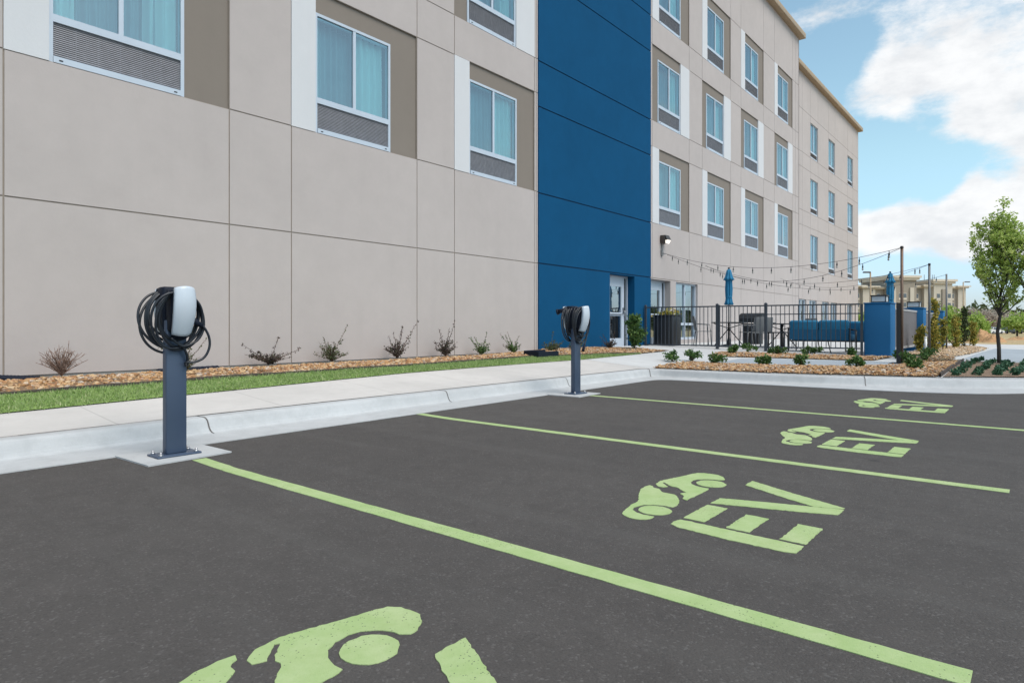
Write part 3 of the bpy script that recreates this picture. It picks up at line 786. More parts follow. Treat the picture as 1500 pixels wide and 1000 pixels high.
# edging
b = MB()
ep = [(x, interp(GRASS_B, x)) for x in lin(-6, 13.6, 60)]
for (x0,y0),(x1,y1) in zip(ep, ep[1:]):
    za, zb = zg(x0,y0), zg(x1,y1); w = .018; h0 = .042+.015*mnoise.noise(Vector((x0*.9,0,0))); h1 = .042+.015*mnoise.noise(Vector((x1*.9,0,0)))
    b.add([(x0,y0-w,za-.02),(x1,y1-w,zb-.02),(x1,y1+w,zb-.02),(x0,y0+w,za-.02),(x0,y0-w,za+h0),(x1,y1-w,zb+h1),(x1,y1+w,zb+h1),(x0,y0+w,za+h0)], [(4,5,6,7),(0,1,5,4),(2,3,7,6)])
tag(b.build('landscape_edging', M['edging'], fix=True), 'low dark rusty steel edging between the lawn strip and the river rock', 'edging')
# black splash block and half buried black drain pipes in the rock bed
b = MB(); b.box(10.40,11.10,8.20,8.24,.36,.47); b.box(10.40,11.10,7.86,7.90,.34,.45); b.box(10.40,10.43,7.90,8.20,.34,.46); b.box(10.43,11.10,7.90,8.20,.34,.39)
for k in range(4): b.box(10.5+.15*k,10.52+.15*k,7.90,8.20,.39,.41)
tag(b.build('splash_block', M['charger_body']), 'flat black plastic splash block lying in the rock bed by the blue wall', 'splash block')
def pipe(pts, lab):
    b = MB(); P = []; rr = []
    for i in range(len(pts)-1):
        for k in range(24):
            t_ = k/24; P.append(tuple(pts[i][j]+(pts[i+1][j]-pts[i][j])*t_ for j in range(3))); rr.append(.038+.004*(k%2))
    b.tube(P, rr, 10); tag(b.build('drain_pipe', M['charger_body']), lab, 'pipe')
pipe([(-1.0,8.85,.37),(1.9,8.90,.385),(2.25,8.72,.36)], 'black corrugated drain pipe against the foundation left of the bare brown shrub')
pipe([(3.55,8.88,.37),(4.4,8.93,.375)], 'short black drain pipe against the foundation behind the nearer charger')

# ================================================================== road paint
def jitter(poly, amp=.0028, step=.016):
    out = []; n = len(poly)
    for i in range(n):
        a, b_ = Vector(poly[i]), Vector(poly[(i+1)%n]); L = (b_-a).length; k = max(1, int(L/step))
        for j in range(k):
            p = a + (b_-a)*(j/k)
            out.append((p.x+R_.gauss(0,amp*.6), p.y+R_.gauss(0,amp*.6)))
    return out
def paint(name, polys, parent, z=.003, loc=None, mb=None):
    bm = bmesh.new()
    for poly in polys:
        vs_ = [bm.verts.new((x,y,z)) for x, y in poly]
        f = bm.faces.new(vs_)
        if f.normal.z < 0: f.normal_flip()
    bm.normal_update()
    for f in bm.faces:
        if f.normal.z < 0: f.normal_flip()
    outer = [e for e in bm.edges if e.is_boundary]
    ex = bmesh.ops.extrude_edge_only(bm, edges=outer)
    for v in ex['geom']:
        if isinstance(v, bmesh.types.BMVert): v.co.z = .0004; v.co.x *= 1.0
    bmesh.ops.triangulate(bm, faces=[f for f in bm.faces if len(f.verts) > 4])
    me = bpy.data.meshes.new(name); bm.to_mesh(me); bm.free(); me.materials.append(M['paint'])
    o = bpy.data.objects.new(name, me); COL.objects.link(o)
    if parent is not None: o.parent = parent
    return o
def line(x0, x1, y0, y1, lab, w=.10, bend=None):
    pts = [(x0+(x1-x0)*t_, y0+(y1-y0)*t_) for t_ in lin(0,1,60)]
    if bend: pts = [(x+bend*max(0,(1-(y0-y)/.55)), y) for x, y in pts]
    L = [(x-w/2+R_.gauss(0,.0015), y) for x, y in pts]; Rr = [(x+w/2+R_.gauss(0,.0015), y) for x, y in pts]
    o = paint('parking_line', [L + Rr[::-1]], None); tag(o, lab, 'parking line', 'green lines between the parking stalls'); return o
line(2.13, 2.135, 4.69, .15, 'green painted stall line running from the nearer charger', .10, .03)
line(4.77, 4.71, 5.27, .15, 'green painted stall line starting at the kerb between the two chargers', .095, .045)
line(7.62, 7.58, 4.84, .12, 'green painted stall line running from the farther charger', .095)

front = [(3.57,1.81),(3.66,1.825),(3.77,1.80),(3.85,1.775),(3.95,1.755),(4.01,1.735),(4.035,1.70),(4.04,1.66),(4.04,1.61),(4.01,1.57),(3.96,1.535),(3.925,1.53),(3.905,1.56),(3.90,1.60),(3.875,1.64),(3.84,1.665),(3.80,1.673),(3.75,1.668),(3.71,1.645),(3.68,1.605),(3.668,1.56),(3.672,1.52),(3.63,1.51),(3.47,1.51),(3.34,1.51),(3.35,1.535),(3.42,1.56),(3.455,1.60),(3.50,1.585),(3.53,1.625),(3.565,1.66),(3.58,1.68),(3.575,1.705),(3.605,1.75),(3.64,1.79),(3.625,1.797),(3.56,1.725),(3.525,1.74),(3.525,1.77)]
wheelf = [(3.79+.088*math.cos(a), 1.553+.088*math.sin(a)) for a in [2*PI*k/22 for k in range(22)]]
rear = [(3.505,1.80),(3.52,1.825),(3.47,1.83),(3.40,1.82),(3.33,1.79),(3.27,1.765),(3.20,1.725),(3.15,1.705),(3.08,1.70),(3.0,1.685),(2.90,1.66),(2.87,1.63),(2.855,1.58),(2.86,1.54),(2.88,1.515),(2.92,1.50),(2.95,1.505),(2.948,1.56),(2.96,1.61),(2.99,1.645),(3.03,1.663),(3.07,1.663),(3.11,1.645),(3.145,1.61),(3.163,1.56),(3.163,1.51),(3.20,1.50),(3.27,1.52),(3.33,1.55),(3.38,1.58),(3.41,1.615),(3.415,1.66),(3.41,1.685),(3.44,1.71),(3.475,1.745),(3.48,1.775)]
wheelr = [(3.055+.085*math.cos(a), 1.553+.085*math.sin(a)) for a in [2*PI*k/22 for k in range(22)]]
E_ = [[(2.89,1.385),(2.935,1.39),(2.985,1.385),(2.99,1.34),(2.975,1.08),(2.965,.80),(2.85,.80),(2.835,.85),(2.84,1.10),(2.865,1.34)],
      [(3.025,1.385),(3.33,1.385),(3.325,1.275),(3.02,1.275)], [(3.005,1.16),(3.28,1.16),(3.275,1.05),(3.0,1.05)], [(2.995,.91),(3.28,.91),(3.275,.80),(2.99,.80)]]
V_ = [[(3.89,1.385),(4.02,1.385),(3.86,1.09),(3.72,.80),(3.685,.83),(3.65,.94),(3.73,1.10)], [(3.37,1.385),(3.50,1.385),(3.575,1.17),(3.675,.84),(3.69,.80),(3.565,.80),(3.50,.97)]]
mk = empty('stall_marking', (3.45,1.3,0), 0, None, 'road marking', 'green symbols painted in the charging stalls')
sh_ = lambda P: [(x-3.45, y-1.3) for x, y in P]
paint('car_symbol', [jitter(sh_(front)), jitter(sh_(rear)), jitter(sh_(wheelf),.003), jitter(sh_(wheelr),.002)], mk)
paint('letter', [jitter(sh_(q)) for q in E_], mk); paint('letter', [jitter(sh_(q)) for q in V_], mk)
mks = [mk]
for dx_ in (-2.585, 2.60, 5.70): c_ = copy_tree(mk); c_.location.x += dx_; mks.append(c_)
for o, l in zip(mks, ('green EV lettering and car symbol in the stall just beyond the nearest full line', 'large green car symbol cut off by the bottom edge of the view, nearest the camera', 'green EV lettering and car symbol in the stall before the farthest line', 'small green EV lettering and car symbol in the farthest stall by the planting bed kerb')): o['label'] = l
mks[3].location.y += .04; mks[1].location.y -= .02

# ================================================================== EV chargers
def charger_cover(side):
    """curved white shield, facing -Y for side=-1"""
    b = MB(); nu, nv = 14, 20; vs = []; H0, H1 = .872, 1.234
    for j in range(nv+1):
        v = j/nv; z = H0+(H1-H0)*v
        w = .060 + .017*math.sin(PI*(.10+.70*v))
        if v < .03: w *= .95+.05*(v/.03)**.5
        if v > .97: w *= 1-.05*((v-.97)/.03)**2
        prof = .035*math.sin(PI*(.08+.84*v))**.9
        for i in range(nu+1):
            u = -1+2*i/nu
            y = .158 + prof*1.0 - .055*(1-v)**1.6 + .030*(1-abs(u)**2.4)
            vs.append((u*w, side*y, z - .012*u*u*(2*v-1)))
    n = nu+1
    fs = [(j*n+i, j*n+i+1, (j+1)*n+i+1, (j+1)*n+i) for j in range(nv) for i in range(nu)]
    base = len(vs)
    loop = [i for i in range(n)] + [j*n+nu for j in range(1,nv+1)] + [nv*n+i for i in range(nu-1,-1,-1)] + [j*n for j in range(nv-1,0,-1)]
    back = [(vs[i][0]*.96, side*(abs(vs[i][1])-.030), vs[i][2]) for i in loop]
    vs += back; m = len(loop)
    for k in range(m): fs.append((loop[k], loop[(k+1)%m], base+(k+1)%m, base+k))
    fs.append(tuple(base+k for k in range(m)))
    b.add(vs, fs, 0, True)
    return b
def loop_pts(cx, cz, rx, rz, y, a0, a1, n=40, tilt=0., wob=0., seed=0):
    r = random.Random(seed); p1, p2 = r.random()*6, r.random()*6
    out = []
    for i in range(n+1):
        a = a0+(a1-a0)*i/n
        k = 1+wob*math.sin(2*a+p1)+wob*.6*math.sin(3*a+p2)
        sd = 1 if y > 0 else -1; q = .5+.5*math.sin(a); out.append((cx+rx*k*math.cos(a), sd*(.050+.012*r.random()*0) + (y-sd*.05)*q**.7 + tilt*math.sin(a)*q + sd*(1-q)*.010*(1+math.sin(p2)), cz+rz*k*math.sin(a)))
    return out
def make_charger(loc, label, variant):
    root = empty('ev_charger', loc, 0, label, 'EV charger', 'EV charging posts along the kerb')
    b = MB(); b.bbox(-.155,.155,-.095,.095,0,.014,.004); bp = b.build('base_plate', M['post_grey'], root)
    for sx in (-1,1):
        for sy in (-1,1):
            c = MB(); c.lathe([(.016,0),(.016,.010),(.009,.010),(.009,.026),(.0,.027)], 8, (sx*.125, sy*.068, .014)); c.build('bolt', M['steel'], bp)
    b = MB(); b.bbox(-.072,.072,-.036,.036,.014,.99,.007); b.build('post', M['post_grey'], root)
    for side in (-1,1):
        b = MB(); bw = .068 if side < 0 else .079; b.bbox(-bw,bw, min(side*.002,side*.118), max(side*.002,side*.118), .905,1.215 if side < 0 else 1.236,.02); b.bbox(-bw+.004,bw-.004, min(side*.10,side*.158), max(side*.10,side*.158), 1.0, 1.21 if side < 0 else 1.23,.018); b.bbox(-.05,.05,min(side*.037,side*.085),max(side*.037,side*.085),.85,.90,.012)
        b.build('charger_body', M['charger_body'], root)
        charger_cover(side).build('cover', M['charger_white'], root, fix=True)
    # coiled cables round each body
    r = random.Random(11+variant)
    for side in (-1,1):
        b = MB(); P = []
        turns = 5 + variant
        for k in range(turns):
            rx = .122+.014*k+r.uniform(-.010,.016); rz = .175+.012*k+r.uniform(-.012,.015); cz = 1.205-rz+r.uniform(-.012,.004)
            if variant: rx *= .82; rz *= 1.04
            P += loop_pts(-.012 + r.uniform(-.02,.02) - (.02 if side > 0 else 0), cz, rx, rz, side*((.062+.017*k) if not variant else (.016+.026*k)), PI*.5, PI*2.5-.02, 36, .012*r.uniform(-1,1), .045, k+20*variant+7*(side+1))
        # tail hanging off the coil to the plug
        last = Vector(P[-1])
        if side < 0:
            tail = [(.07,-.10,1.17),(.135,-.115,1.10),(.16,-.12,1.0),(.15,-.12,.90),(.10,-.115,.80),(.02,-.105,.70)] if False else [(.10,-.09,1.15),(.155,-.10,1.05),(.165,-.10,.93),(.12,-.095,.84),(.02,-.09,.80),(-.06,-.085,.86)]
        else:
            tail = [(.08,.09,1.16),(.14,.10,1.08),(.15,.10,.98),(.10,.10,.88),(.0,.10,.83),(-.10,.10,.88)]
        P += tail
        sm = []
        for i in range(len(P)-1):
            sm.append(P[i])
        sm.append(P[-1])
        cab = cat3(sm)
        b.tube(cab, .0094, 8); b.build('cable', M['cable'], root)
    # the loose loop and plug
    if variant == 0:
        b = MB(); b.tube(cat3([(.105,-.105,.975),(.155,-.115,.945),(.195,-.12,.87),(.20,-.12,.79),(.165,-.115,.715),(.10,-.105,.682),(.045,-.08,.680),(.062,-.045,.655)]), .0094, 8)
        b.tube(cat3([(-.02,-.09,.83),(.02,-.085,.80),(.055,-.07,.74),(.07,-.05,.68),(.074,-.038,.652)]), .0094, 8)
        b.build('cable', M['cable'], root)
        b = MB(); b.tube([(.075,-.09,1.0),(.105,-.105,.975),(.15,-.115,.945)], [.026,.024,.014], 12); b.tube([(.06,-.06,.99),(.085,-.10,.985)], .03, 12); b.build('plug', M['charger_body'], root)
    else:
        b = MB(); b.tube(cat3([(.08,-.10,1.0),(.115,-.11,.92),(.10,-.115,.80),(.055,-.115,.70),(.02,-.11,.63)]), .0085, 8); b.build('cable', M['cable'], root)
        b = MB(); b.tube([(.055,-.115,.70),(.03,-.115,.65),(.012,-.11,.60)], [.014,.02,.022], 10); b.build('plug', M['charger_body'], root)
        b = MB(); b.tube([(-.05,.10,1.19),(-.08,.17,1.175),(-.10,.225,1.158)], [.026,.029,.031], 12); b.tube([(-.10,.225,1.158),(-.108,.25,1.152)], .040, 12); b.build('plug', M['charger_body'], root)
    return root
def cat3(pts, n=4):
    pts = [Vector(p) for p in pts]; out = []
    for i in range(len(pts)-1):
        p0, p1, p2, p3 = pts[max(i-1,0)], pts[i], pts[i+1], pts[min(i+2,len(pts)-1)]
        k = n if (p2-p1).length > .03 else 2
        for j in range(k):
            t = j/k
            out.append(.5*((2*p1)+(p2-p0)*t+(2*p0-5*p1+4*p2-p3)*t*t+(3*p1-p0-3*p2+p3)*t**3))
    out.append(pts[-1]); return out
make_charger((2.10,4.95,.011), 'nearer charcoal EV charging post with wide black cable loops and one loose loop', 0)
make_charger((7.62,5.10,.011), 'farther charcoal EV charging post before the blue wall with tightly wrapped black cable', 1)

# ================================================================== patio
# picket fence
FP = [(16.92,8.90),(17.20,6.88),(17.38,5.64),(17.70,3.44)]
fence = empty('metal_fence', (17.3,6.2,.34), 0, 'dark grey metal picket fence along the patio front from the building to the blue pillar', 'fence')
def fpart(mb_, nm): 
    o = mb_.build(nm, M['fence']); o.parent = fence; o.matrix_parent_inverse = Matrix.Translation((-17.3,-6.2,-.34)); return o
for i, (x, y) in enumerate(FP):
    b = MB(); w = .033 if 0 < i < 3 else .026; z = zg(x,y)
    b.box(x-w,x+w,y-w,y+w,z-.02,1.575 if i < 3 else 1.52); b.add([(x-w,y-w,1.575),(x+w,y-w,1.575),(x+w,y+w,1.575),(x-w,y+w,1.575),(x,y,1.60)], [(0,1,4),(1,2,4),(2,3,4),(3,0,4)]) if i < 3 else None
    b.box(x-.06,x+.06,y-.06,y+.06,z-.01,z+.012); fpart(b, 'post')
for i, npk in ((0,17),(1,10),(2,19)):
    (x0,y0),(x1,y1) = FP[i], FP[i+1]; dx_, dy_ = x1-x0, y1-y0; L = math.hypot(dx_,dy_); ux, uy = dx_/L, dy_/L
    b = MB(); ang = math.atan2(dy_,dx_)
    zt = lambda s: 1.535-.02*i/2 - .0*s; zb0 = .455; zb1 = .44
    def bar(s0, s1, z, h, t=.018):
        Mx = Matrix.Translation((x0,y0,0)) @ Matrix.Rotation(ang,4,'Z'); b.box(s0,s1,-t,t,z-h/2,z+h/2,0,Mx)
    bar(.035, L-.035, 1.515, .034); bar(.035, L-.035, .445-.01*i, .034)
    if i == 2: bar(.035, L-.035, 1.285, .026)
    if i == 1:
        bar(.035+L*.62, L-.035, 1.285, .02); Mx = Matrix.Translation((x0,y0,0)) @ Matrix.Rotation(ang,4,'Z'); b.box(.04,.075,-.017,.017,.40,1.55,0,Mx)
    for k in range(npk):
        s = .035 + (k+1)*(L-.07)/(npk+1)
        Mx = Matrix.Translation((x0+ux*s,y0+uy*s,0)) @ Matrix.Rotation(ang,4,'Z'); b.box(-.0085,.0085,-.0085,.0085,.43-.01*i,1.50,0,Mx)
    fpart(b, 'fence_panel' if i != 1 else 'gate_panel')

# blue pillars with box lights and grey screens
def pillar(x0,x1,y0,y1,zt,lab,light=True):
    z = zg(x0,y0); cx_, cy_ = (x0+x1)/2, (y0+y1)/2
    root = empty('blue_pillar', (cx_,cy_,z), 0, lab, 'pillar', 'blue pillars along the patio screen')
    b = MB(); b.bbox(x0-cx_,x1-cx_,y0-cy_,y1-cy_,-.05,zt-z,.012); b.build('shaft', M['bluepaint'], root)
    b = MB(); b.bbox(x0-cx_-.012,x1-cx_+.012,y0-cy_-.012,y1-cy_+.012,zt-z+.001,zt-z+.035,.006); b.build('cap', M['bluepaint'], root)
    if light:
        zz = zt-z+.036; b = MB(); a = .165
        b.box(-a,a,-a,a,zz,zz+.025); b.box(-a-.01,a+.01,-a-.01,a+.01,zz+.155,zz+.185)
        for sx in (-1,1):
            for sy in (-1,1): b.box(min(sx*a,sx*(a-.02)),max(sx*a,sx*(a-.02)),min(sy*a,sy*(a-.02)),max(sy*a,sy*(a-.02)),zz+.025,zz+.155)
        l_ = b.build('pillar_light', M['blackmetal'], root)
        c = MB(); c.box(-a+.012,a-.012,-a+.012,a-.012,zz+.026,zz+.154); c.build('lens', M['lamp_lens'], l_)
pillar(17.75,18.42,2.83,3.40,1.515,'broad blue stucco pillar with box light at the corner where picket fence meets screen')
pillar(22.6,23.2,2.75,3.30,1.50,'middle blue stucco pillar with box light between the two grey screens')
pillar(27.5,28.1,2.75,3.30,1.50,'farthest blue stucco pillar mostly hidden behind the narrow golden shrubs', True)
def screen(x0,x1,y,lab):
    z = zg((x0+x1)/2,y); root = empty('screen_fence', ((x0+x1)/2,y,z), 0, lab, 'fence', 'grey board screens between the pillars')
    L = (x1-x0)/2; b = MB(); n = int(2*L/.14)
    for k in range(n):
        a = -L+k*2*L/n; b.box(a+.004,a+2*L/n-.004,-.012,.012+.002*(k%2),.20,1.15)
    b.build('boards', M['screen'], root)
    b = MB(); b.box(-L,L,-.025,.025,1.15,1.20); b.build('top_rail', M['screen_rail'], root)
    b = MB(); b.box(-L,L,-.025,.025,.14,.20); b.build('bottom_rail', M['screen_rail'], root)
screen(18.43,22.59,2.93,'nearer grey board screen between the first two blue pillars'); screen(23.21,27.49,2.93,'farther grey board screen behind the narrow golden shrubs')
# blue planter box low behind the screen
# furniture
def sofa(cx_, cy_, L, D, lab, cat_, name):
    z = zg(cx_,cy_); root = empty(name, (cx_,cy_,z+.004), 0, lab, cat_); h = L/2
    b = MB()
    for sy in (-1,1):
        b.tube([(-D/2+.02,sy*h,.0),(-D/2-.01,sy*h,.32),(-D/2+.03,sy*h,.62)], .016, 8); b.tube([(D/2-.05,sy*h,0),(D/2-.08,sy*h,.58)], .016, 8); b.tube([(-D/2+.03,sy*h,.60),(D/2-.08,sy*h,.58)], .018, 8)
    b.tube([(-D/2,-h,.30),(-D/2,h,.30)], .016, 8); b.tube([(D/2-.08,-h,.30),(D/2-.08,h,.30)], .016, 8); b.tube([(-D/2+.03,-h,.62),(-D/2+.03,h,.62)], .016, 8)
    if L > 1: b.tube([(-D/2+.02,-.05,0),(-D/2,0,.30)], .014, 8); b.tube([(-D/2+.02,-.30,0),(-D/2,-.24,.30)], .014, 8)
    b.build('frame', M['blackmetal'], root)
    n = 2 if L > 1 else 1
    for k in range(n):
        y0 = -h+.03+k*(L-.06)/n; y1 = y0+(L-.06)/n-.012
        b = MB(); b.bbox(-D/2+.10,D/2-.05,y0,y1,.31,.47,.035); b.build('seat_cushion', M['sofa'], root)
        Mx = Matrix.Translation((-D/2+.06,0,.60)) @ Matrix.Rotation(-.14,4,'Y')
        b = MB(); b.bbox(-.07,.07,y0,y1,-.20,.24,.045,0,Mx); b.build('back_cushion', M['fabric'], root)
        b = MB(); b.box(-D/2-.012,-D/2+.0,y0,y1,.33,.60); b.build('back_sling', M['sofa'], root)
sofa(18.42,4.52,1.50,.80,'blue cushioned outdoor sofa seen from behind through the picket fence','sofa','outdoor_sofa')
sofa(19.45,3.72,.74,.78,'blue outdoor armchair half hidden behind the broad blue pillar','armchair','outdoor_armchair')
b = MB(); sx_, sy_ = 18.05, 5.52; z = zg(sx_,sy_)
root = empty('side_table', (sx_,sy_,z+.004), 0, 'small black metal side table between sofa and fence gate post', 'table')
b.bbox(-.22,.22,-.22,.22,.47,.50,.006); b.build('table_top', M['blackmetal'], root)
for sx in (-1,1):
    for sy in (-1,1):
        b = MB(); b.box(sx*.20-.014,sx*.20+.014,sy*.20-.014,sy*.20+.014,0,.47); b.build('leg', M['blackmetal'], root)
def bistro(cx_, cy_, lab, r=.5):
    z = zg(cx_,cy_); root = empty('bistro_table', (cx_,cy_,z+.004), .4, lab, 'table', 'black cross-legged patio tables')
    b = MB(); b.lathe([(r-.01,.70),(r,.71),(r,.725),(r-.01,.73)], 28); b.build('table_top', M['blackmetal'], root)
    b = MB(); b.tube([(0,0,.04),(0,0,.70)], .03, 10); b.lathe([(.12,0),(.12,.02),(.04,.05)], 14)
    b.build('column', M['blackmetal'], root)
    for k in range(4):
        a = k*PI/2; b = MB(); b.tube([(.02*math.cos(a),.02*math.sin(a),.52),(.42*math.cos(a),.42*math.sin(a),.015)], .016, 6); b.tube([(.02*math.cos(a),.02*math.sin(a),.55),(.42*math.cos(a),.42*math.sin(a),.69)], .013, 6); b.build('leg', M['blackmetal'], root)
bistro(18.75,7.15,'black patio table holding the folded blue umbrella by the window'); bistro(19.1,5.75,'black patio table behind the side table', .42)
def chair(x, y, rz, lab, first=[None]):
    z = zg(x,y)
    if first[0] is None:
        root = empty('patio_chair', (0,0,0), 0, lab, 'chair', 'grey mesh patio chairs'); first[0] = root
        for sx in (-1,1):
            for k, pts in enumerate(([(.20,sx*.23,0),(.17,sx*.23,.44)], [(-.24,sx*.22,0),(-.19,sx*.23,.44)])):
                b = MB(); b.tube(pts, .013, 6); b.build('leg', M['greymesh'], root)
            b = MB(); b.tube([(.17,sx*.23,.44),(.15,sx*.25,.64),(-.20,sx*.25,.66)], .013, 6); b.build('armrest', M['greymesh'], root)
        b = MB(); b.bbox(-.20,.21,-.23,.23,.43,.45,.006); b.build('seat', M['greymesh'], root)
        b = MB(); Mx = Matrix.Translation((-.20,0,.44)) @ Matrix.Rotation(-.2,4,'Y'); b.bbox(-.01,.01,-.23,.23,.03,.46,.006,0,Mx); b.build('backrest', M['greymesh'], root)
        o = root
    else: o = copy_tree(first[0])
    o.location = (x,y,z+.004); o.rotation_euler = (0,0,rz); o['label'] = lab
chair(18.3,7.75,-1.0,'grey mesh patio chair left of the umbrella table'); chair(19.35,6.75,2.4,'grey mesh patio chair right of the umbrella table')
chair(18.75,6.2,.6,'grey mesh patio chair beside the grill with its back to the fence'); chair(19.75,5.35,2.6,'grey mesh patio chair beyond the cross-legged table')
# grill
gx, gy = 20.2, 6.95; z = zg(gx,gy); root = empty('gas_grill', (gx,gy,z+.004), PI*.5, 'black gas grill on a narrow cart standing on the patio by the wall', 'grill')
b = MB(); b.bbox(-.24,.24,-.22,.22,.06,.70,.01); b.build('cart', M['blackmetal'], root)
b = MB(); hood = [(-.27,.73),(.27,.73),(.27,.86),(.2,.97),(.08,1.02),(-.15,1.02),(-.27,.93)]; b.prism(hood, 'x', -.34, .34); b.build('hood', M['blackmetal'], root)
for x_ in (-.62,.35): b = MB(); b.bbox(x_,x_+.27,-.2,.2,.70,.73,.005); b.build('side_shelf', M['blackmetal'], root)
b = MB(); b.tube([(-.25,-.30,.86),(.25,-.30,.86)], .012, 8); b.build('handle', M['steel'], root)
# tall black planter by the second door
px_, py_ = 17.72, 8.60; z = zg(px_,py_); root = empty('tall_planter', (px_,py_,z+.004), 0, 'tall black square planter with yellow green leaves behind the fence by the white door', 'planter')
b = MB(); b.bbox(-.33,.27,-.30,.30,0,.86,.012); b.bbox(-.35,.29,-.32,.32,.861,.90,.008); b.build('box', M['blackmetal'], root)
# ------------------------------------------------------------------ foliage helpers
def leaves(pts, size, rg, squash=1.0, elong=1.6, up=.0):
    """diamond leaf quads at pts"""
    P = np.asarray(pts, dtype=float); n = len(P)
    d = rg.normal(size=(n,3)); d[:,2] = d[:,2]*squash + up; d /= np.linalg.norm(d, axis=1)[:,None]
    e = rg.normal(size=(n,3)); e -= (e*d).sum(1)[:,None]*d; e /= np.linalg.norm(e, axis=1)[:,None]
    s = size*(.6+.8*rg.random(n))[:,None]
    nrm = np.cross(d, e)*s*.18
    A = P; B = P + d*s*elong*.5 + e*s*.5 + nrm; C = P + d*s*elong; D = P + d*s*elong*.5 - e*s*.5 + nrm
    V = np.stack([A,B,C,D], 1).reshape(-1,3); F = np.arange(n*4).reshape(-1,4); return V, F
def crown_obj(name, pts, size, mat, parent, seed=1, **kw):
    V, F = leaves(pts, size, np.random.default_rng(seed), **kw); return np_mesh(name, V, F, mat, False, parent)

pl = []
for _ in range(260): pl.append((R_.gauss(-.03,.13), R_.gauss(0,.13), .90+abs(R_.gauss(0,.06))))
crown_obj('foliage', pl, .05, M['leaf_gold'], root, 3)

# umbrellas, folded
def umbrella(x, y, ztop, zbot, lab, seed):
    z = zg(x,y); root = empty('patio_umbrella', (x,y,z), 0, lab, 'umbrella', 'folded blue patio umbrellas'); T = ztop-z; B_ = zbot-z
    b = MB(); b.tube([(0,0,.02),(0,0,T-.04)], .019, 10); b.build('pole', M['greypole'], root)
    b = MB(); b.lathe([(.25,0.004),(.25,.05),(.07,.09),(.03,.28)], 20); b.build('base', M['blackmetal'], root)
    b = MB(); b.lathe([(.014,T-.05),(.03,T-.03),(.03,T+.0),(.0,T+.012)], 10); b.build('finial', M['blackmetal'], root)
    h = T-.04-B_
    b = MB(); b.lathe([(.02,T-.04),(.06,T-.08),(.085,T-.20),(.115,T-.30),(.15,T-.36),(.10,T-.37),(.088,T-.40),(.10,B_+h*.45),(.092,B_+h*.25),(.085,B_+h*.2),(.10,B_+.10),(.125,B_+.03),(.10,B_)], 48, (0,0,0), 0, True, 8, .16)
    for v in range(len(b.v)):
        X_, Y_, Z_ = b.v[v]; k = mnoise.noise(Vector((X_*9+seed,Y_*9,Z_*4)))*.018; b.v[v] = (X_+k, Y_+k*.6, Z_+k)
    cn = b.build('canopy', M['fabric'], root)
    s = MB(); s.lathe([(.094,B_+h*.20),(.098,B_+h*.21),(.098,B_+h*.235),(.094,B_+h*.245)], 24); s.build('strap', M['fabric'], cn)
umbrella(18.75,7.15,2.70,1.60,'folded blue patio umbrella rising from the table before the beige wall',1)
umbrella(24.4,3.9,2.78,1.62,'folded blue patio umbrella rising behind the grey screen at the corner pillar',5)

# poles for the string lights
def lpole(x, y, top, lab, mat, sleeve):
    z = zg(x,y); root = empty('string_light_pole', (x,y,z), 0, lab, 'pole', 'thin poles carrying the string lights')
    b = MB(); b.tube([(0,0,.0),(0,0,top-z)], .028, 12); b.build('pole', mat, root)
    b = MB(); b.bbox(-.20,.20,-.20,.20,.0,.022,.004); b.build('base_plate', M['blackmetal'], root)
    if sleeve:
        b = MB(); b.box(-.088,-.018,.018,.088,.022,1.26); b.tube([(-.04,.045,.95),(.02,-.02,.95)], .012, 6); b.tube([(-.04,.045,.35),(.02,-.02,.35)], .012, 6); b.build('support_post', M['blackmetal'], root)
    b = MB(); b.tube([(-.035,0,top-z-.03),(.035,0,top-z-.03)], .03, 10); b.build('clamp', M['blackmetal'], root)
lpole(15.40,2.25,2.62,'brown steel string light pole with black support post on the blue grey path', M['rustpole'], True)
lpole(20.0,2.30,2.62,'grey steel string light pole beside the white stake and grey screen', M['greypole'], False)
b = MB(); b.tube([(19.42,2.31,.2),(19.37,2.31,.68)], .03, 12); b.tube([(19.37,2.31,.68),(19.368,2.31,.70)], .034, 12); tag(b.build('pvc_stake', M['pvc']), 'short leaning white plastic pipe stake in the rocks beside the grey pole', 'stake')

# string lights
def string(P0, P1, sag, n, lab, seed):
    r = random.Random(seed); a, c = Vector(P0), Vector(P1)
    f = lambda t: a + (c-a)*t + Vector((0,0,-4*sag*t*(1-t)))
    root = empty('string_light', P0, 0, lab, 'string lights', 'strings of bulbs over the patio')
    b = MB(); b.tube([f(t)-a for t in lin(0,1,40)], .0048, 5); b.build('wire', M['blackmetal'], root)
    for k in range(n):
        t = (k+.5+r.uniform(-.06,.06))/n; p = f(t)-a; sw = r.uniform(-.01,.01)
        b = MB(); b.tube([p, p+Vector((sw,0,-.05))], .007, 5); b.lathe([(.012,0),(.015,-.015),(.015,-.05),(.011,-.06)], 8, p+Vector((sw,0,-.045)))
        bo = b.build('socket', M['blackmetal'], root)
        g = MB(); g.lathe([(.010,0),(.018,-.014),(.020,-.03),(.014,-.046),(.0,-.052)], 8, p+Vector((sw,0,-.103))); g.build('bulb', M['bulbglass'], bo)
PT1, PT2 = (15.40,2.25,2.59), (20.0,2.30,2.59)
string((18.2,8.88,3.18), PT1, .42, 12, 'string of bulbs from the lamp on the wall to the brown pole', 1)
string((21.4,8.98,3.07), PT1, .62, 12, 'string of bulbs from the middle of the wall sagging to the brown pole', 2)
string((21.4,8.98,3.05), PT2, .55, 10, 'string of bulbs from the middle of the wall to the grey pole', 3)
string((29.6,8.98,3.10), PT2, .50, 12, 'string of bulbs from far along the wall to the grey pole', 4)
string((18.3,8.90,3.17), (24.4,2.35,2.60), .75, 13, 'lowest sagging string of bulbs crossing the patio behind the others', 5)
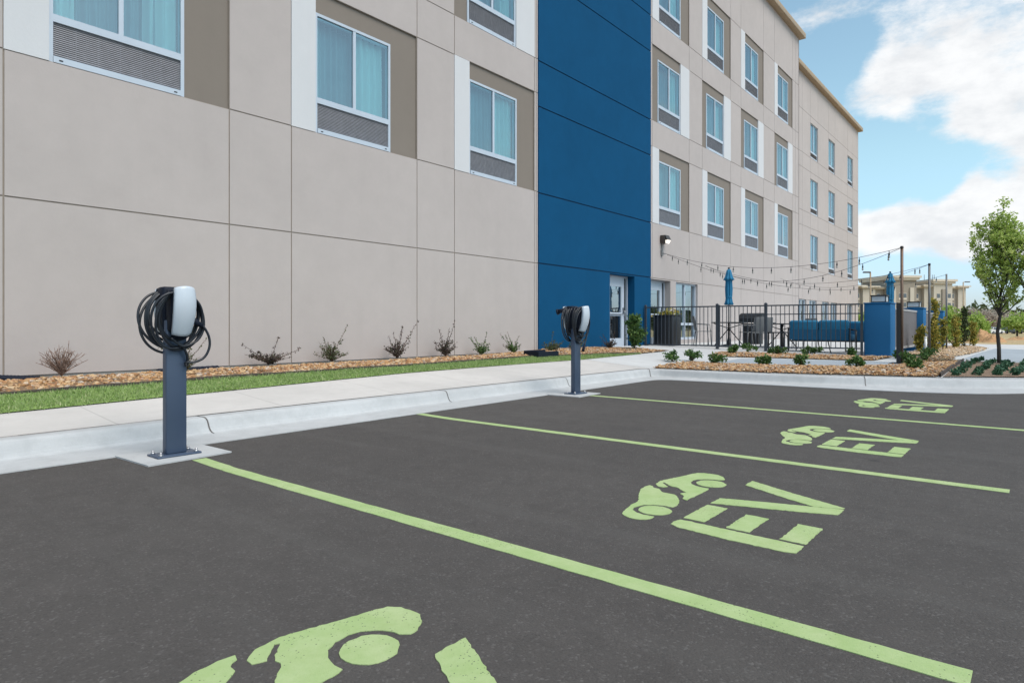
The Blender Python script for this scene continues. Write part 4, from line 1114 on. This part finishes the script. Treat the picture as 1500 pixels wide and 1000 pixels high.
lp = empty('string_light_pole', (24.4,2.35,zg(24.4,2.35)), 0, 'farthest string light pole standing among the narrow golden shrubs', 'pole', 'thin poles carrying the string lights')
b = MB(); b.tube([(0,0,0),(0,0,2.4)], .026, 10); b.build('pole', M['greypole'], lp)

# ================================================================== plants
def twig_shrub(x, y, h, w, lab, mat, dens, seed, stems=9, cat_='shrub', leafsize=.022, nm='sparse_shrub', grp='sparse shrubs in the rock bed along the wall'):
    r = random.Random(seed); z = zg(x,y)+.01; root = empty(nm, (x,y,z), 0, lab, cat_, grp)
    b = MB(); pts = []
    nlong = 3 + seed % 3 if dens else stems
    for k in range(stems):
        a = r.uniform(0,2*PI); long_ = k < nlong
        if long_ and dens: sp = r.uniform(.15,1.15)*w; hh = h*(1.0 if k == 0 else r.uniform(.5,.95))
        elif dens: sp = r.uniform(.15,.75)*w; hh = h*r.uniform(.18,.46)
        else: sp = r.uniform(.1,1.0)**.7*w; hh = h*r.uniform(.45,1.0)*(1-.35*sp/max(w,.01)) if k else h
        e = Vector((math.cos(a)*sp, math.sin(a)*sp*.55, hh)); P = []
        for i in range(7):
            t = i/6; q = e*t; bend = t**.12 if long_ and dens else t**.35; q = Vector((q.x*bend, q.y*bend, q.z)) + Vector((r.gauss(0,.006),r.gauss(0,.006),0))*(t>0); P.append(q)
        b.tube(P, [.0042*(1-.7*i/6)+.0011 for i in range(7)], 5)
        for s in range((2 if long_ else 4) if dens else 6):
            i = r.randint(1,3 if long_ and dens else 5); q = P[i]; d = Vector((r.gauss(0,1),r.gauss(0,.7),r.uniform(.2,1.3))).normalized()*h*r.uniform(.08,.22)
            b.tube([q, q+d*.5+Vector((0,0,.004)), q+d], [.0024,.0018,.0011], 4)
            for m in range(int(dens*r.uniform(.4,1.2))): pts.append(q + d*r.uniform(.1,1.05) + Vector((r.gauss(0,.010),r.gauss(0,.010),r.gauss(0,.010))))
        for m in range(int(dens*(3.4 if long_ else 1.6))):
            t = r.uniform(.25,1.02); i = min(5,int(t*6)); q = P[i].lerp(P[i+1], cl(t*6-i)); pts.append(q + Vector((r.gauss(0,.007),r.gauss(0,.007),r.gauss(0,.006))))
    b.build('stems', M['twig'] if dens else M['brush'], root)
    if pts: crown_obj('foliage', pts, leafsize, mat, root, seed)
    return root
ws = [(2.42,8.62,.37,.19,'leaf_bare',0,'bare brown many-twigged shrub at the far left of the rock bed'),
      (3.72,8.50,.40,.26,'leaf_olive',6,'small olive shrub half hidden behind the nearer charger'),
      (5.04,8.74,.36,.42,'leaf_bronze',7,'bronze leaved shrub with long side shoots right of the nearer charger'),
      (6.10,8.72,.55,.36,'leaf_olive',6,'dark shrub with one tall upright shoot and spreading side shoots'),
      (7.43,8.70,.62,.33,'leaf_bronze',7,'purple leaved shrub with several tall straight shoots'),
      (8.60,8.70,.62,.36,'leaf_bronze',8,'purple bushy shrub with one long shoot leaning right'),
      (9.65,8.72,.40,.30,'leaf_dark',8,'low green shrub with a few wide side shoots'),
      (10.59,8.66,.42,.34,'leaf_dark',7,'sparse green shrub left of the black splash block'),
      (11.86,8.60,.42,.34,'leaf_olive',9,'olive green shrub at the left edge of the blue wall'),
      (12.9,8.62,.40,.32,'leaf_olive',8,'olive green shrub behind the farther charger'),
      (14.3,8.55,.40,.30,'leaf_bronze',6,'sparse dark shrub at the blue wall left of the first door')]
for i, (x,y,h,w,m,d,l) in enumerate(ws):
    twig_shrub(x,y,h*1.08,w*1.35,l,M[m],d*1.25,100+i, 60 if d == 0 else 24, leafsize=.017)
def bush(x, y, r0, h, n, mat, lab, seed, nm, grp, size=.035, cat_='shrub', stem=True, lump=6):
    r = random.Random(seed); z = zg(x,y)+.02; root = empty(nm, (x,y,z), 0, lab, cat_, grp)
    pts = []; cs = [(r.gauss(0,r0*.45), r.gauss(0,r0*.45), h*r.uniform(.25,.85), r0*r.uniform(.28,.5)) for _ in range(lump)]
    b = MB()
    for c in cs:
        if stem: b.tube([(0,0,-.02),(c[0]*.5,c[1]*.5,c[2]*.5),(c[0],c[1],c[2])], [.007,.005,.003], 5)
    for _ in range(n):
        c = r.choice(cs); d = Vector((r.gauss(0,1),r.gauss(0,1),r.gauss(0,1))).normalized()*c[3]*r.random()**.4
        pts.append((c[0]+d.x, c[1]+d.y, max(.0,c[2]+d.z*.9)))
    if stem: b.build('stems', M['twig'], root)
    crown_obj('foliage', pts, size, mat, root, seed, up=.5)
    return root
bs = [(12.8,6.09,.20,'low green shrub at the sidewalk corner, leftmost in the front rock bed'),(13.33,5.89,.19,'low green shrub just right of the leftmost one in the front bed'),(12.61,5.10,.20,'low spreading green shrub in the front bed beside the start of the blue grey path'),
      (12.63,4.18,.16,'small yellow green shrub at the front bed edge below the fence gate'),(13.07,3.56,.19,'upright green shrub on the front bed edge before the sofa'),
      (15.6,5.82,.17,'leftmost low shrub in the back rock bed'),(16.72,5.87,.17,'low shrub in the back bed nearest the fence gate'),(16.08,4.91,.18,'wide low shrub in the back bed before the side table'),
      (16.65,4.30,.17,'green shrub in the back bed directly before the sofa'),(16.86,3.50,.15,'low shrub in the back bed nearest the broad blue pillar'),(13.23,2.57,.18,'green shrub at the right end of the blue grey path edge'),
      (17.18,2.65,.12,'tiny yellow green shrub at the foot of the broad blue pillar'),(13.5,1.72,.17,'bushy green shrub right of the brown pole base, nearest the kerb'),(14.9,1.98,.22,'bushy green shrub between the brown pole and white stake, middle of three'),(16.6,1.98,.24,'bushy green shrub just below the white stake, farthest of three')]
for i, (x,y,r0,l) in enumerate(bs):
    bush(x,y,r0,r0*1.25,430,M['leaf_dark'],l,200+i,'low_shrub','low green shrubs in the patio beds', .032)
# golden columnar shrubs
gs = [(20.6,2.25,1.5,'tallest golden shrub, nearest to the grey pole'),(22.3,2.45,.95,'short golden shrub directly right of the tallest one'),(23.6,2.36,.95,'yellowest golden shrub in the middle of the row'),(25.4,2.2,1.12,'third tallest golden shrub, left of the thin tall one'),(26.5,2.05,1.42,'thin tall golden shrub at the right part of the row'),(28.5,1.95,.9,'short golden shrub at the far right end of the row'),(20.9,2.6,.7,'low olive shrub against the screen behind the grey pole'),(14.62,8.0,.84,'upright dark green shrub with yellow tips beside the first door')]
for i, (x,y,h,l) in enumerate(gs):
    r = random.Random(300+i); z = zg(x,y)+.02; dk = i == len(gs)-1; root = empty('columnar_shrub' if not dk else 'upright_shrub', (x,y,z), 0, l, 'shrub', None if dk else 'narrow golden shrubs along the screen')
    b = MB(); b.tube([(0,0,-.02),(.01,.01,h*.5),(0,0,h*.96)], [.018,.012,.004], 6); pts = []
    for k in range(60 if dk else 26):
        z0 = h*r.uniform(.03,.92); a = r.uniform(0,2*PI); L = r.uniform(.05,.15)*(1.2-z0/h*.7)*(1.7 if dk else 1); e = Vector((math.cos(a)*L, math.sin(a)*L, z0+L*1.2)); b.tube([(0,0,z0), e], [.005,.002], 4)
        for m in range(46): t = r.uniform(.1,1.05); pts.append((e.x*t+r.gauss(0,.03), e.y*t+r.gauss(0,.03), z0+(e.z-z0)*t+r.gauss(0,.03)))
    b.build('stems', M['twig'], root); crown_obj('foliage', pts, .042, (M['leaf_dark'] if dk else M['leaf_gold'] if i % 3 != 1 else M['leaf_olive']), root, 300+i, up=.6)
# rows of juniper in the mulch bed
ROWS = [((12.25,1.09),(15,1.11),(18.0,1.1)), ((12.48,.83),(15,.83),(17.6,.84)), ((12.86,.6),(14.7,.58),(17.03,.55)), ((13.0,.32),(15,.3),(17.7,.26)), ((13.6,.02),(15.4,.0),(17.6,-.02))]
RLAB = ['leftmost row of the mulch bed beside the river rock','second row from the left in the mulch bed','third row from the left in the mulch bed','fourth row from the left in the mulch bed','row of the mulch bed just beyond the right edge']
for ri, P in enumerate(ROWS):
    for k in range(9):
        t = (k+.5)/9*2; i = min(1,int(t)); x = P[i][0]+(P[i+1][0]-P[i][0])*(t-i)+R_.gauss(0,.03); y = P[i][1]+(P[i+1][1]-P[i][1])*(t-i)+R_.gauss(0,.012)
        bush(x,y,.072,.07,120,M['leaf_juniper'],'low blue green juniper in the '+RLAB[ri],400+ri*10+k,'juniper','junipers in rows in the mulch bed',.030,'plant',False,4)
# edging of the mulch bed
b = MB(); mp_ = [(12.2,1.26),(14.8,1.33),(17.4,1.36)]
for (x0,y0),(x1,y1) in zip(mp_, mp_[1:]): b.add([(x0,y0-.01,zg(x0,y0)),(x1,y1-.01,zg(x1,y1)),(x1,y1-.01,zg(x1,y1)+.07),(x0,y0-.01,zg(x0,y0)+.07),(x0,y0+.01,zg(x0,y0)),(x1,y1+.01,zg(x1,y1)),(x1,y1+.01,zg(x1,y1)+.07),(x0,y0+.01,zg(x0,y0)+.07)], [(0,1,2,3),(4,7,6,5),(3,2,6,7)])
tag(b.build('landscape_edging', M['edging']), 'low dark edging between the tan rock bed and the brown mulch bed', 'edging')

def young_tree(x, y, H, clear, rad, lab, seed, nleaf=1.0, sides=6):
    r = random.Random(seed); z = zg(x,y); root = empty('young_tree', (x,y,z), 0, lab, 'tree', 'young trees in the mulch bed')
    b = MB(); pts = []
    tr = [Vector((0,0,-.03))] + [Vector((r.gauss(0,.008)*i, r.gauss(0,.008)*i, H*.97*i/10)) for i in range(1,11)]
    b.tube(tr, [.036*(1-.93*(i/10))+.003 for i in range(11)], 8)
    def tp(zz):
        t = cl(zz/(H*.97))*10; i = min(9,int(t)); return tr[i].lerp(tr[i+1], t-i)
    def clump(p, n, s):
        for _ in range(n): pts.append((p.x+r.gauss(0,s), p.y+r.gauss(0,s), p.z+r.gauss(0,s*1.1)))
    nl = 34
    for k in range(nl):
        f = (k+.5)/nl; z0 = clear + (H*.70-clear)*f**1.25; a = k*2.4+r.uniform(-.4,.4)
        reach = rad*(1.0-.80*f)*r.uniform(.7,1.08); up = (H-z0)*(r.uniform(.28,.74) if f < .42 else r.uniform(.52,.80))*(1-.15*f)
        base = tp(z0); d = Vector((math.cos(a), math.sin(a), 0)); P = []
        for i in range(8):
            t = i/7; P.append(base + d*reach*(.85*t+.15*t**.5) + Vector((r.gauss(0,.010),r.gauss(0,.010),0))*(i>0) + Vector((0,0,up*t)))
        b.tube(P, [.0125*(1-f*.45)*(1-.85*i/7)+.0018 for i in range(8)], sides)
        for s in range(13):
            t = r.uniform(.15,1.0); i = min(6,int(t*7)); q = P[i].lerp(P[i+1], t*7-i)
            d2 = (d.cross(Vector((0,0,1)))*r.gauss(0,.8) + d*r.uniform(-.2,.7) + Vector((0,0,r.uniform(.3,1.3)))).normalized()*r.uniform(.10,.30)
            b.tube([q, q+d2*.55, q+d2], [.0032,.0022,.0012], 4)
            for m in range(4): clump(q+d2*r.uniform(.3,1.02), int(5*nleaf*r.uniform(.3,1.5)), .026)
    for k in range(30): clump(tp(H*r.uniform(.66,1.0)), int(9*nleaf), .055)
    b.build('trunk', M['bark'], root); crown_obj('crown', pts, .033, M['leaf'], root, seed, up=.25)
    return root
young_tree(17.15,.72,3.5,.96,.76,'young upright green tree with a bare lower trunk standing in the mulch bed',41,1.5)
young_tree(16.9,-.02,3.05,1.0,.80,'second young tree mostly beyond the right edge of the view',42,1.1)

# ================================================================== far things
# distant hotel of stepped blocks
hx, hy = at(1338, 150); hz = terr(hx,hy)
fh = empty('block_hotel', (hx,hy,hz), -(PI/2-YAW)+.10, 'distant cream and tan four storey hotel of stepped blocks with raised towers', 'building')
PXM = 946/150.
def fx_(px): return (px-1338)/PXM
def fz_(y): return CZ - hz + (479-y)/PXM
def fblock(x0, x1, ytop, depth, mat, nm='wall'):
    b = MB(); b.box(fx_(x0),fx_(x1),-depth,8,0,fz_(ytop)); b.build(nm, M[mat], fh)
def ftrim(x0, x1, ytop, depth, h=.7):
    b = MB(); b.box(fx_(x0)-.45,fx_(x1)+.45,-depth-.45,8.2,fz_(ytop),fz_(ytop)+h*.5); b.box(fx_(x0)-.75,fx_(x1)+.75,-depth-.75,8.4,fz_(ytop)+h*.5,fz_(ytop)+h); b.build('cornice', M['fh_trim'], fh)
for x0,x1,yt,dp,mt in ((1215,1257,422,0,'fh_tan'),(1257,1276,423,.6,'fh_cream'),(1276,1291,424,0,'fh_tan'),(1291,1335,411,1.6,'fh_tan'),(1335,1351,422,0,'fh_tan'),(1351,1362,421,.8,'fh_cream'),(1362,1391,416,1.6,'fh_cream'),(1391,1404,423,.4,'fh_tan'),(1404,1416,422,.9,'fh_cream')):
    fblock(x0,x1,yt,dp,mt); ftrim(x0,x1,yt,dp,.55 if dp < 1.5 else 1.0)
for x0,x1,yt,yb,dp,mt in ((1296,1302,422,480,1.9,'fh_cream'),(1324,1330,422,480,1.9,'fh_cream'),(1374,1381,424,480,1.9,'fh_tan')):
    b = MB(); b.box(fx_(x0),fx_(x1),-dp,-1.59,0,fz_(yt)); b.build('pilaster', M[mt], fh)
for wx_, dp in ((1223,0),(1233,0),(1243,0),(1251,0),(1283,0),(1310,1.6),(1317,1.6),(1343,0),(1369,1.6),(1386,1.6),(1397,.4)):
    for k in range(4):
        yy = 430+13.2*k; x0 = fx_(wx_-2.8); x1 = fx_(wx_+2.8)
        b = MB(); z1 = fz_(yy); z0 = fz_(yy+9.5); b.box(x0,x1,-dp-.06,-dp-.01,z0,z1); w_ = b.build('window', M['fh_trim'], fh)
        c = MB(); c.box(x0+.08,x1-.08,-dp-.09,-dp-.061,z0+.45,z1-.08); c.build('pane', M['fh_glass'], w_)
# rooftop masts
for px in (1365,1378,1381):
    b = MB(); b.tube([(fx_(px),2,fz_(412)),(fx_(px),2,fz_(401))], .06, 5); b.build('mast', M['greypole'], fh)

# lamp posts of the far car park
def lamp_post(px, Z, ytop, arm, lab):
    x, y = at(px, Z); z = terr(x,y); root = empty('street_lamp', (x,y,z), -(PI/2-YAW), lab, 'lamp post', 'lamp posts of the far car park'); h = CZ + (479-ytop)/CF*Z - z
    b = MB(); b.tube([(0,0,0),(0,0,h)], [.10,.07], 8); b.tube([(0,0,h-.04),(arm,0,h)], .04, 6); b.build('pole', M['tan_trim'], root)
    b = MB(); b.bbox(arm-.32,arm+.32,-.16,.16,h-.05,h+.08,.03); b.build('lamp_head', M['bronze'], root)
lamp_post(1275, 62, 399, -.35, 'tan lamp post with its head to the left, before the distant hotel'); lamp_post(1411, 95, 413, .6, 'tan lamp post with head turned right, at the right end of the distant hotel')

# willows
def far_tree(px, Z, ytop, wpx, mat, lab, seed, nm='willow_tree', weep=True, n=2600, grp='pale trees beyond the patio', size=.16, yb=None):
    r = random.Random(seed); x, y = at(px, Z); z = terr(x,y); h = CZ + (479-ytop)/CF*Z - z; w = wpx/CF*Z/2
    root = empty(nm, (x,y,z), 0, lab, 'tree', grp); b = MB(); pts = []
    b.tube([(0,0,-.1),(.05,0,h*.3),(0,.04,h*.55)], [.07*w,.055*w,.03*w], 7)
    tips = []
    for k in range(46):
        a = r.uniform(0,2*PI); rr = w*r.random()**.5; top = h*(1-.34*(rr/w)**2)*r.uniform(.84,1.0); e = Vector((math.cos(a)*rr*.9, math.sin(a)*rr*.9, top)); tips.append(e)
        b.tube([(0,0,h*r.uniform(.3,.5)), e*.5+Vector((0,0,h*.32)), e], [.02*w,.012*w,.004*w], 5)
    for _ in range(n):
        e = r.choice(tips)
        if weep:
            L = r.uniform(0,.52)*h; k = .10*w; pts.append((e.x*(1+.12*L/h)+r.gauss(0,k), e.y*(1+.12*L/h)+r.gauss(0,k), max(.25,e.z-L+r.gauss(0,.05*h))))
        else:
            k = w*.17; t = r.uniform(.45,1.0); pts.append((e.x*t+r.gauss(0,k), e.y*t+r.gauss(0,k), e.z*(.45+.55*t)+r.gauss(0,k)))
    b.build('trunk', M['bark'], root); V, F = leaves(pts, size, np.random.default_rng(seed), squash=1.6 if weep else 1.0, up=-1.2 if weep else 0, elong=3.0 if weep else 1.4); np_mesh('crown', V, F, mat, False, root)
far_tree(1391, 52, 446, 46, M['leaf_willow'], 'rounded pale green weeping tree behind the golden shrubs', 1, n=4200, size=.11)
far_tree(1428, 56, 457, 36, M['leaf_willow'], 'smaller pale green weeping tree right of the rounded one, left of the young tree', 2, n=3600, size=.11)
far_tree(1265, 60, 456, 22, M['leaf_willow'], 'pale green weeping tree seen above the picket fence left of the blue pillar', 3, n=2200, size=.11)
far_tree(1325, 66, 459, 30, M['leaf_willow'], 'pale green tree seen over the grey screen', 4, n=2200, size=.13)
far_tree(1490, 105, 460, 40, M['leaf_willow'], 'yellow green tree at the right edge beyond the cars', 5, 'leafy_tree', False, 2600, size=.24)
far_tree(1535, 110, 455, 60, M['leaf_willow'], 'yellow green tree beyond the right edge past the cars', 6, 'leafy_tree', False, 2400, size=.24)
for i, (px, Z, yt, w) in enumerate([(1424,185,452,30),(1446,180,456,34),(1464,190,455,36),(1484,175,461,30)]):
    far_tree(px, Z, yt, w, M['leaf_bare'], ['pinkish brown leafless tree far behind, nearest the hotel end','pinkish brown leafless tree far behind the small weeping tree','tall pinkish brown leafless tree behind the young tree trunk','pinkish brown leafless tree behind the yellow green tree','pinkish brown leafless tree at the right edge','low pinkish brown leafless tree at the foot of the hotel'][i], 20+i, 'bare_tree', False, 2600, 'bare trees far beyond the car park', .32)
# far woods to the horizon
V = []; rg = np.random.default_rng(9); P = []
for _ in range(26000):
    a = rg.uniform(-1.2, 1.9); d = rg.uniform(300, 460); hh = 9+5*mnoise.noise(Vector((a*14,d*.01,0)))
    P.append((d*math.cos(a), d*math.sin(a), -.6 + hh*rg.random()**.8))
V, F = leaves(P, 2.4, rg, elong=1.3); o = np_mesh('far_woods', V, F, M['leaf_olive']); tag(o, 'low band of woods along the horizon', 'woods', kind='stuff')

# dirt mounds
def mound(px, Z, r0, h, lab, seed):
    x, y = at(px, Z); z = terr(x,y)-.08; b = MB(); N, K = 28, 40; vs = []
    for i in range(N+1):
        for k in range(K):
            a = 2*PI*k/K; rr = r0*i/N; q = Vector((rr*math.cos(a)/r0*2.2+seed, rr*math.sin(a)/r0*2.2, seed)); hh = h*max(0,math.cos(PI/2*i/N))**1.3*(1+.7*mnoise.noise(q)+.35*mnoise.noise(q*2.7)) if i < N else -.1
            vs.append((rr*math.cos(a), rr*math.sin(a)*.8, hh))
    b.add(vs, [(i*K+k, (i+1)*K+k, (i+1)*K+(k+1)%K, i*K+(k+1)%K) for i in range(N) for k in range(K)], 0, True)
    o = b.build('dirt_mound', M['dirt'], loc=(x,y,z)); tag(o, lab, 'dirt pile', 'orange dirt piles beyond the road')
mound(1438, 52, 1.6, .95, 'tallest orange dirt pile just left of the young tree trunk', 1); mound(1456, 50, 1.2, .55, 'lower orange dirt pile touching the trunk of the young tree in view', 4); mound(1415, 55, 1.3, .6, 'orange dirt pile behind the last golden shrub', 7); mound(1490, 58, 1.6, .35, 'flat orange dirt pile near the right edge', 9)

# cars in the far car park
def make_car(lab, mat, px, Z, rz, proto=[None]):
    x, y = at(px, Z); z = terr(x,y)
    root = empty('parked_car', (x,y,z+.02), rz, lab, 'car', 'cars in the far car park')
    side = [(-2.25,.28),(-2.28,.62),(-2.2,.88),(-1.95,.98),(-1.65,1.02),(-1.15,1.46),(-.9,1.52),(.35,1.52),(.6,1.46),(1.15,1.02),(1.9,.92),(2.2,.78),(2.28,.5),(2.22,.28)]
    b = MB(); n = len(side)
    def ring(yy, ins): return [(p[0]*(1-.03*ins), yy, p[1] if p[1] < 1.1 else p[1]-.02*ins) for p in side]
    rs = [ring(-.80,1), ring(-.88,0), ring(.88,0), ring(.80,1)]
    for q in (0,3): rs[q] = [(p[0], p[1]*(.82 if p[2] > 1.1 else 1), p[2]) for p in rs[q]]
    for q in (1,2): rs[q] = [(p[0], p[1]*(.80 if p[2] > 1.1 else 1), p[2]) for p in rs[q]]
    vs = [p for q in rs for p in q]; fs = [(q*n+i, q*n+(i+1)%n, (q+1)*n+(i+1)%n, (q+1)*n+i) for q in range(3) for i in range(n)] + [tuple(range(n-1,-1,-1)), tuple(range(3*n,4*n))]
    b.add(vs, fs, 0, False); b.build('body', mat, root, fix=True)
    b = MB(); gl = [(-1.5,1.04),(-1.08,1.42),(.52,1.42),(1.0,1.04)]
    for sg in (-1,1): b.add([(p[0], sg*(.885 if p[1] < 1.1 else .755), p[1]) for p in gl], [(0,1,2,3)])
    b.add([(1.12,-.72,1.05),(1.12,.72,1.05),(.66,.62,1.44),(.66,-.62,1.44)], [(0,1,2,3)]); b.add([(-1.62,-.72,1.06),(-1.62,.72,1.06),(-1.17,.62,1.46),(-1.17,-.62,1.46)], [(0,1,2,3)])
    b.build('window', M['carglass'], root)
    for wx_ in (-1.38,1.40):
        for sg in (-1,1):
            b = MB(); b.tube([(wx_,sg*.68,.32),(wx_,sg*.90,.32)], .32, 16, 0, True, False); w_ = b.build('wheel', M['tyre'], root)
            c = MB(); c.tube([(wx_,sg*.90,.32),(wx_,sg*.91,.32)], .20, 12, 0, True, False); c.build('rim', M['rim'], w_)
base_r = YAW - PI/2
for px, Z, m, rz, l in ((1440,150,'carwhite',.25,'white car beyond the dirt piles, left of the young tree trunk'),(1456,146,'carwhite',.35,'white car directly left of the young tree trunk'),(1418,152,'cardark',.3,'dark car half hidden behind the small weeping tree'),
    (1475,150,'cardark',1.4,'dark car just right of the young tree trunk'),(1485,152,'carwhite',1.4,'white car second right of the young tree trunk'),(1494,150,'cardark',1.4,'dark car at the right edge of the view'),(1506,151,'cargrey',1.4,'silver car just beyond the right edge of the view'),(1404,154,'cargrey',.3,'silver car behind the rounded weeping tree')):
    make_car(l, M[m], px, Z, base_r+rz)

# ================================================================== sky, sun, camera
SUN_EL, SUN_AZ = math.radians(56), math.atan2(-.93, -.10)      # direction towards the sun in the XY plane
world = bpy.data.worlds.new('World'); sc.world = world; world.use_nodes = True
nt = world.node_tree; nt.nodes.clear()
def N(t, **k):
    nd = nt.nodes.new(t)
    for a, v in k.items(): setattr(nd, a, v)
    return nd
L = nt.links.new
out = N('ShaderNodeOutputWorld'); bg = N('ShaderNodeBackground'); bg.inputs[1].default_value = .12
sky = N('ShaderNodeTexSky', sky_type='NISHITA'); sky.sun_disc = False; sky.sun_elevation = SUN_EL; sky.sun_rotation = PI/2 - SUN_AZ
sky.air_density = 1.0; sky.dust_density = 1.2; sky.ozone_density = 1.6; sky.altitude = 200
tc = N('ShaderNodeTexCoord'); vec = tc.outputs['Generated']
def math_(op, a, b=None, clamp=False):
    m = N('ShaderNodeMath', operation=op); m.use_clamp = clamp
    for i, v in enumerate((a, b)):
        if v is None: continue
        if isinstance(v, (int,float)): m.inputs[i].default_value = v
        else: L(v, m.inputs[i])
    return m.outputs[0]
def mr(v, a, b, c=0., d=1., smooth=True):
    m = N('ShaderNodeMapRange'); m.interpolation_type = 'SMOOTHSTEP' if smooth else 'LINEAR'; L(v, m.inputs[0])
    for i, q in enumerate((a,b,c,d)): m.inputs[1+i].default_value = q
    return m.outputs[0]
mp = N('ShaderNodeMapping'); mp.inputs['Scale'].default_value = (1,1,2.1); L(vec, mp.inputs[0])
def noise_(s, d, r, off=(0,0,0)):
    m = N('ShaderNodeMapping'); m.inputs['Location'].default_value = off; L(mp.outputs[0], m.inputs[0])
    n = N('ShaderNodeTexNoise'); n.inputs['Scale'].default_value = s; n.inputs['Detail'].default_value = d; n.inputs['Roughness'].default_value = r; L(m.outputs[0], n.inputs['Vector']); return n.outputs['Fac']
n_big = noise_(2.2, 9, .58, (3.1,.4,1.7)); n_sm = noise_(8.0, 10, .68)
def pdir(px, py):
    k = (px-CX)/CF; u = (CYH-py)/CF; return Vector((FW[0]+RT[0]*k, FW[1]+RT[1]*k, u)).normalized()
def blob(px, py, rin, rout):           # a cloud mass around a sky direction
    d = N('ShaderNodeVectorMath', operation='DOT_PRODUCT'); nv = N('ShaderNodeVectorMath', operation='NORMALIZE'); L(vec, nv.inputs[0]); L(nv.outputs[0], d.inputs[0]); d.inputs[1].default_value = pdir(px, py)
    return mr(d.outputs['Value'], math.cos(rout/CF), math.cos(rin/CF))
field = math_('SUBTRACT', math_('MULTIPLY', math_('SUBTRACT', n_big, .5), 1.5), .06)
field = math_('ADD', field, math_('MULTIPLY', math_('SUBTRACT', n_sm, .5), 1.7))
for px, py, a, b_, wgt in ((1470,60,0,150,.34),(1440,150,0,120,.34),(1330,150,0,110,.30),(1290,120,0,60,.16),(1490,200,0,90,.28),(1260,60,0,90,.02),(1200,20,0,60,.18),(1480,330,0,95,.60),(1380,320,0,75,.58),(1300,335,0,60,.52),(1250,350,0,60,.42),(1440,300,0,50,.3),
    (1560,320,0,130,.5),(1195,90,0,55,-.40),(1240,65,0,45,-.28),(1225,120,0,40,-.3),(1372,150,0,34,-.34),(1330,240,0,80,-.62),(1255,240,0,70,-.55),(1420,258,0,55,-.62),(1490,262,0,45,-.50),(1390,210,0,40,-.12),(1330,420,0,65,-.6),(1430,425,0,65,-.6),(1250,430,0,65,-.6),(1500,430,0,60,-.5)):
    field = math_('ADD', field, math_('MULTIPLY', blob(px,py,a,b_), wgt))
dens = math_('MULTIPLY', mr(field, .01, .62), .96)
sepv = N('ShaderNodeSeparateXYZ'); L(vec, sepv.inputs[0])
hor = mr(sepv.outputs['Z'], .02, .07); dens = math_('MULTIPLY', dens, hor)
mixc = N('ShaderNodeMix', data_type='RGBA'); L(dens, mixc.inputs[0])
tint = N('ShaderNodeMix', data_type='RGBA', blend_type='MULTIPLY'); tint.inputs[0].default_value = 1; L(sky.outputs[0], tint.inputs[6])
tm = N('ShaderNodeMix', data_type='RGBA'); L(mr(sepv.outputs['Z'], .0, .25), tm.inputs[0]); tm.inputs[6].default_value = (.90,1.02,1.30,1); tm.inputs[7].default_value = (1.42,1.49,1.20,1); L(tm.outputs[2], tint.inputs[7])
L(tint.outputs[2], mixc.inputs[6])
core = mr(field, .25, .9)
shade = noise_(7.0, 9, .62, (9,2,5))
cc = N('ShaderNodeMix', data_type='RGBA'); L(mr(shade, .38, .62), cc.inputs[0]); cc.inputs[6].default_value = (4.9,5.0,5.15,1); cc.inputs[7].default_value = (6.1,6.12,6.15,1)
L(cc.outputs[2], mixc.inputs[7]); L(mixc.outputs[2], bg.inputs[0]); L(bg.outputs[0], out.inputs[0])

sd = bpy.data.lights.new('sun', 'SUN'); sd.energy = 2.0; sd.angle = math.radians(40); sd.color = (1,.92,.86)
so = bpy.data.objects.new('sun', sd); COL.objects.link(so)
sdir = Vector((math.cos(SUN_AZ)*math.cos(SUN_EL), math.sin(SUN_AZ)*math.cos(SUN_EL), math.sin(SUN_EL)))
so.rotation_euler = sdir.to_track_quat('Z','Y').to_euler(); so.location = (0,0,30)

cam = bpy.data.cameras.new('camera'); co = bpy.data.objects.new('camera', cam); COL.objects.link(co)
cam.sensor_width = 36; cam.sensor_fit = 'HORIZONTAL'; cam.lens = 36*CF/1500; cam.clip_end = 6000; cam.clip_start = .05
cam.shift_y = -(500-CYH)/1500.
co.location = (0,0,CZ); co.rotation_euler = (PI/2, 0, YAW-PI/2)
sc.camera = co
sc.view_settings.view_transform = 'Standard'; sc.view_settings.look = 'None'; sc.view_settings.gamma = 1; sc.view_settings.exposure = 0.47
sc.render.film_transparent = False
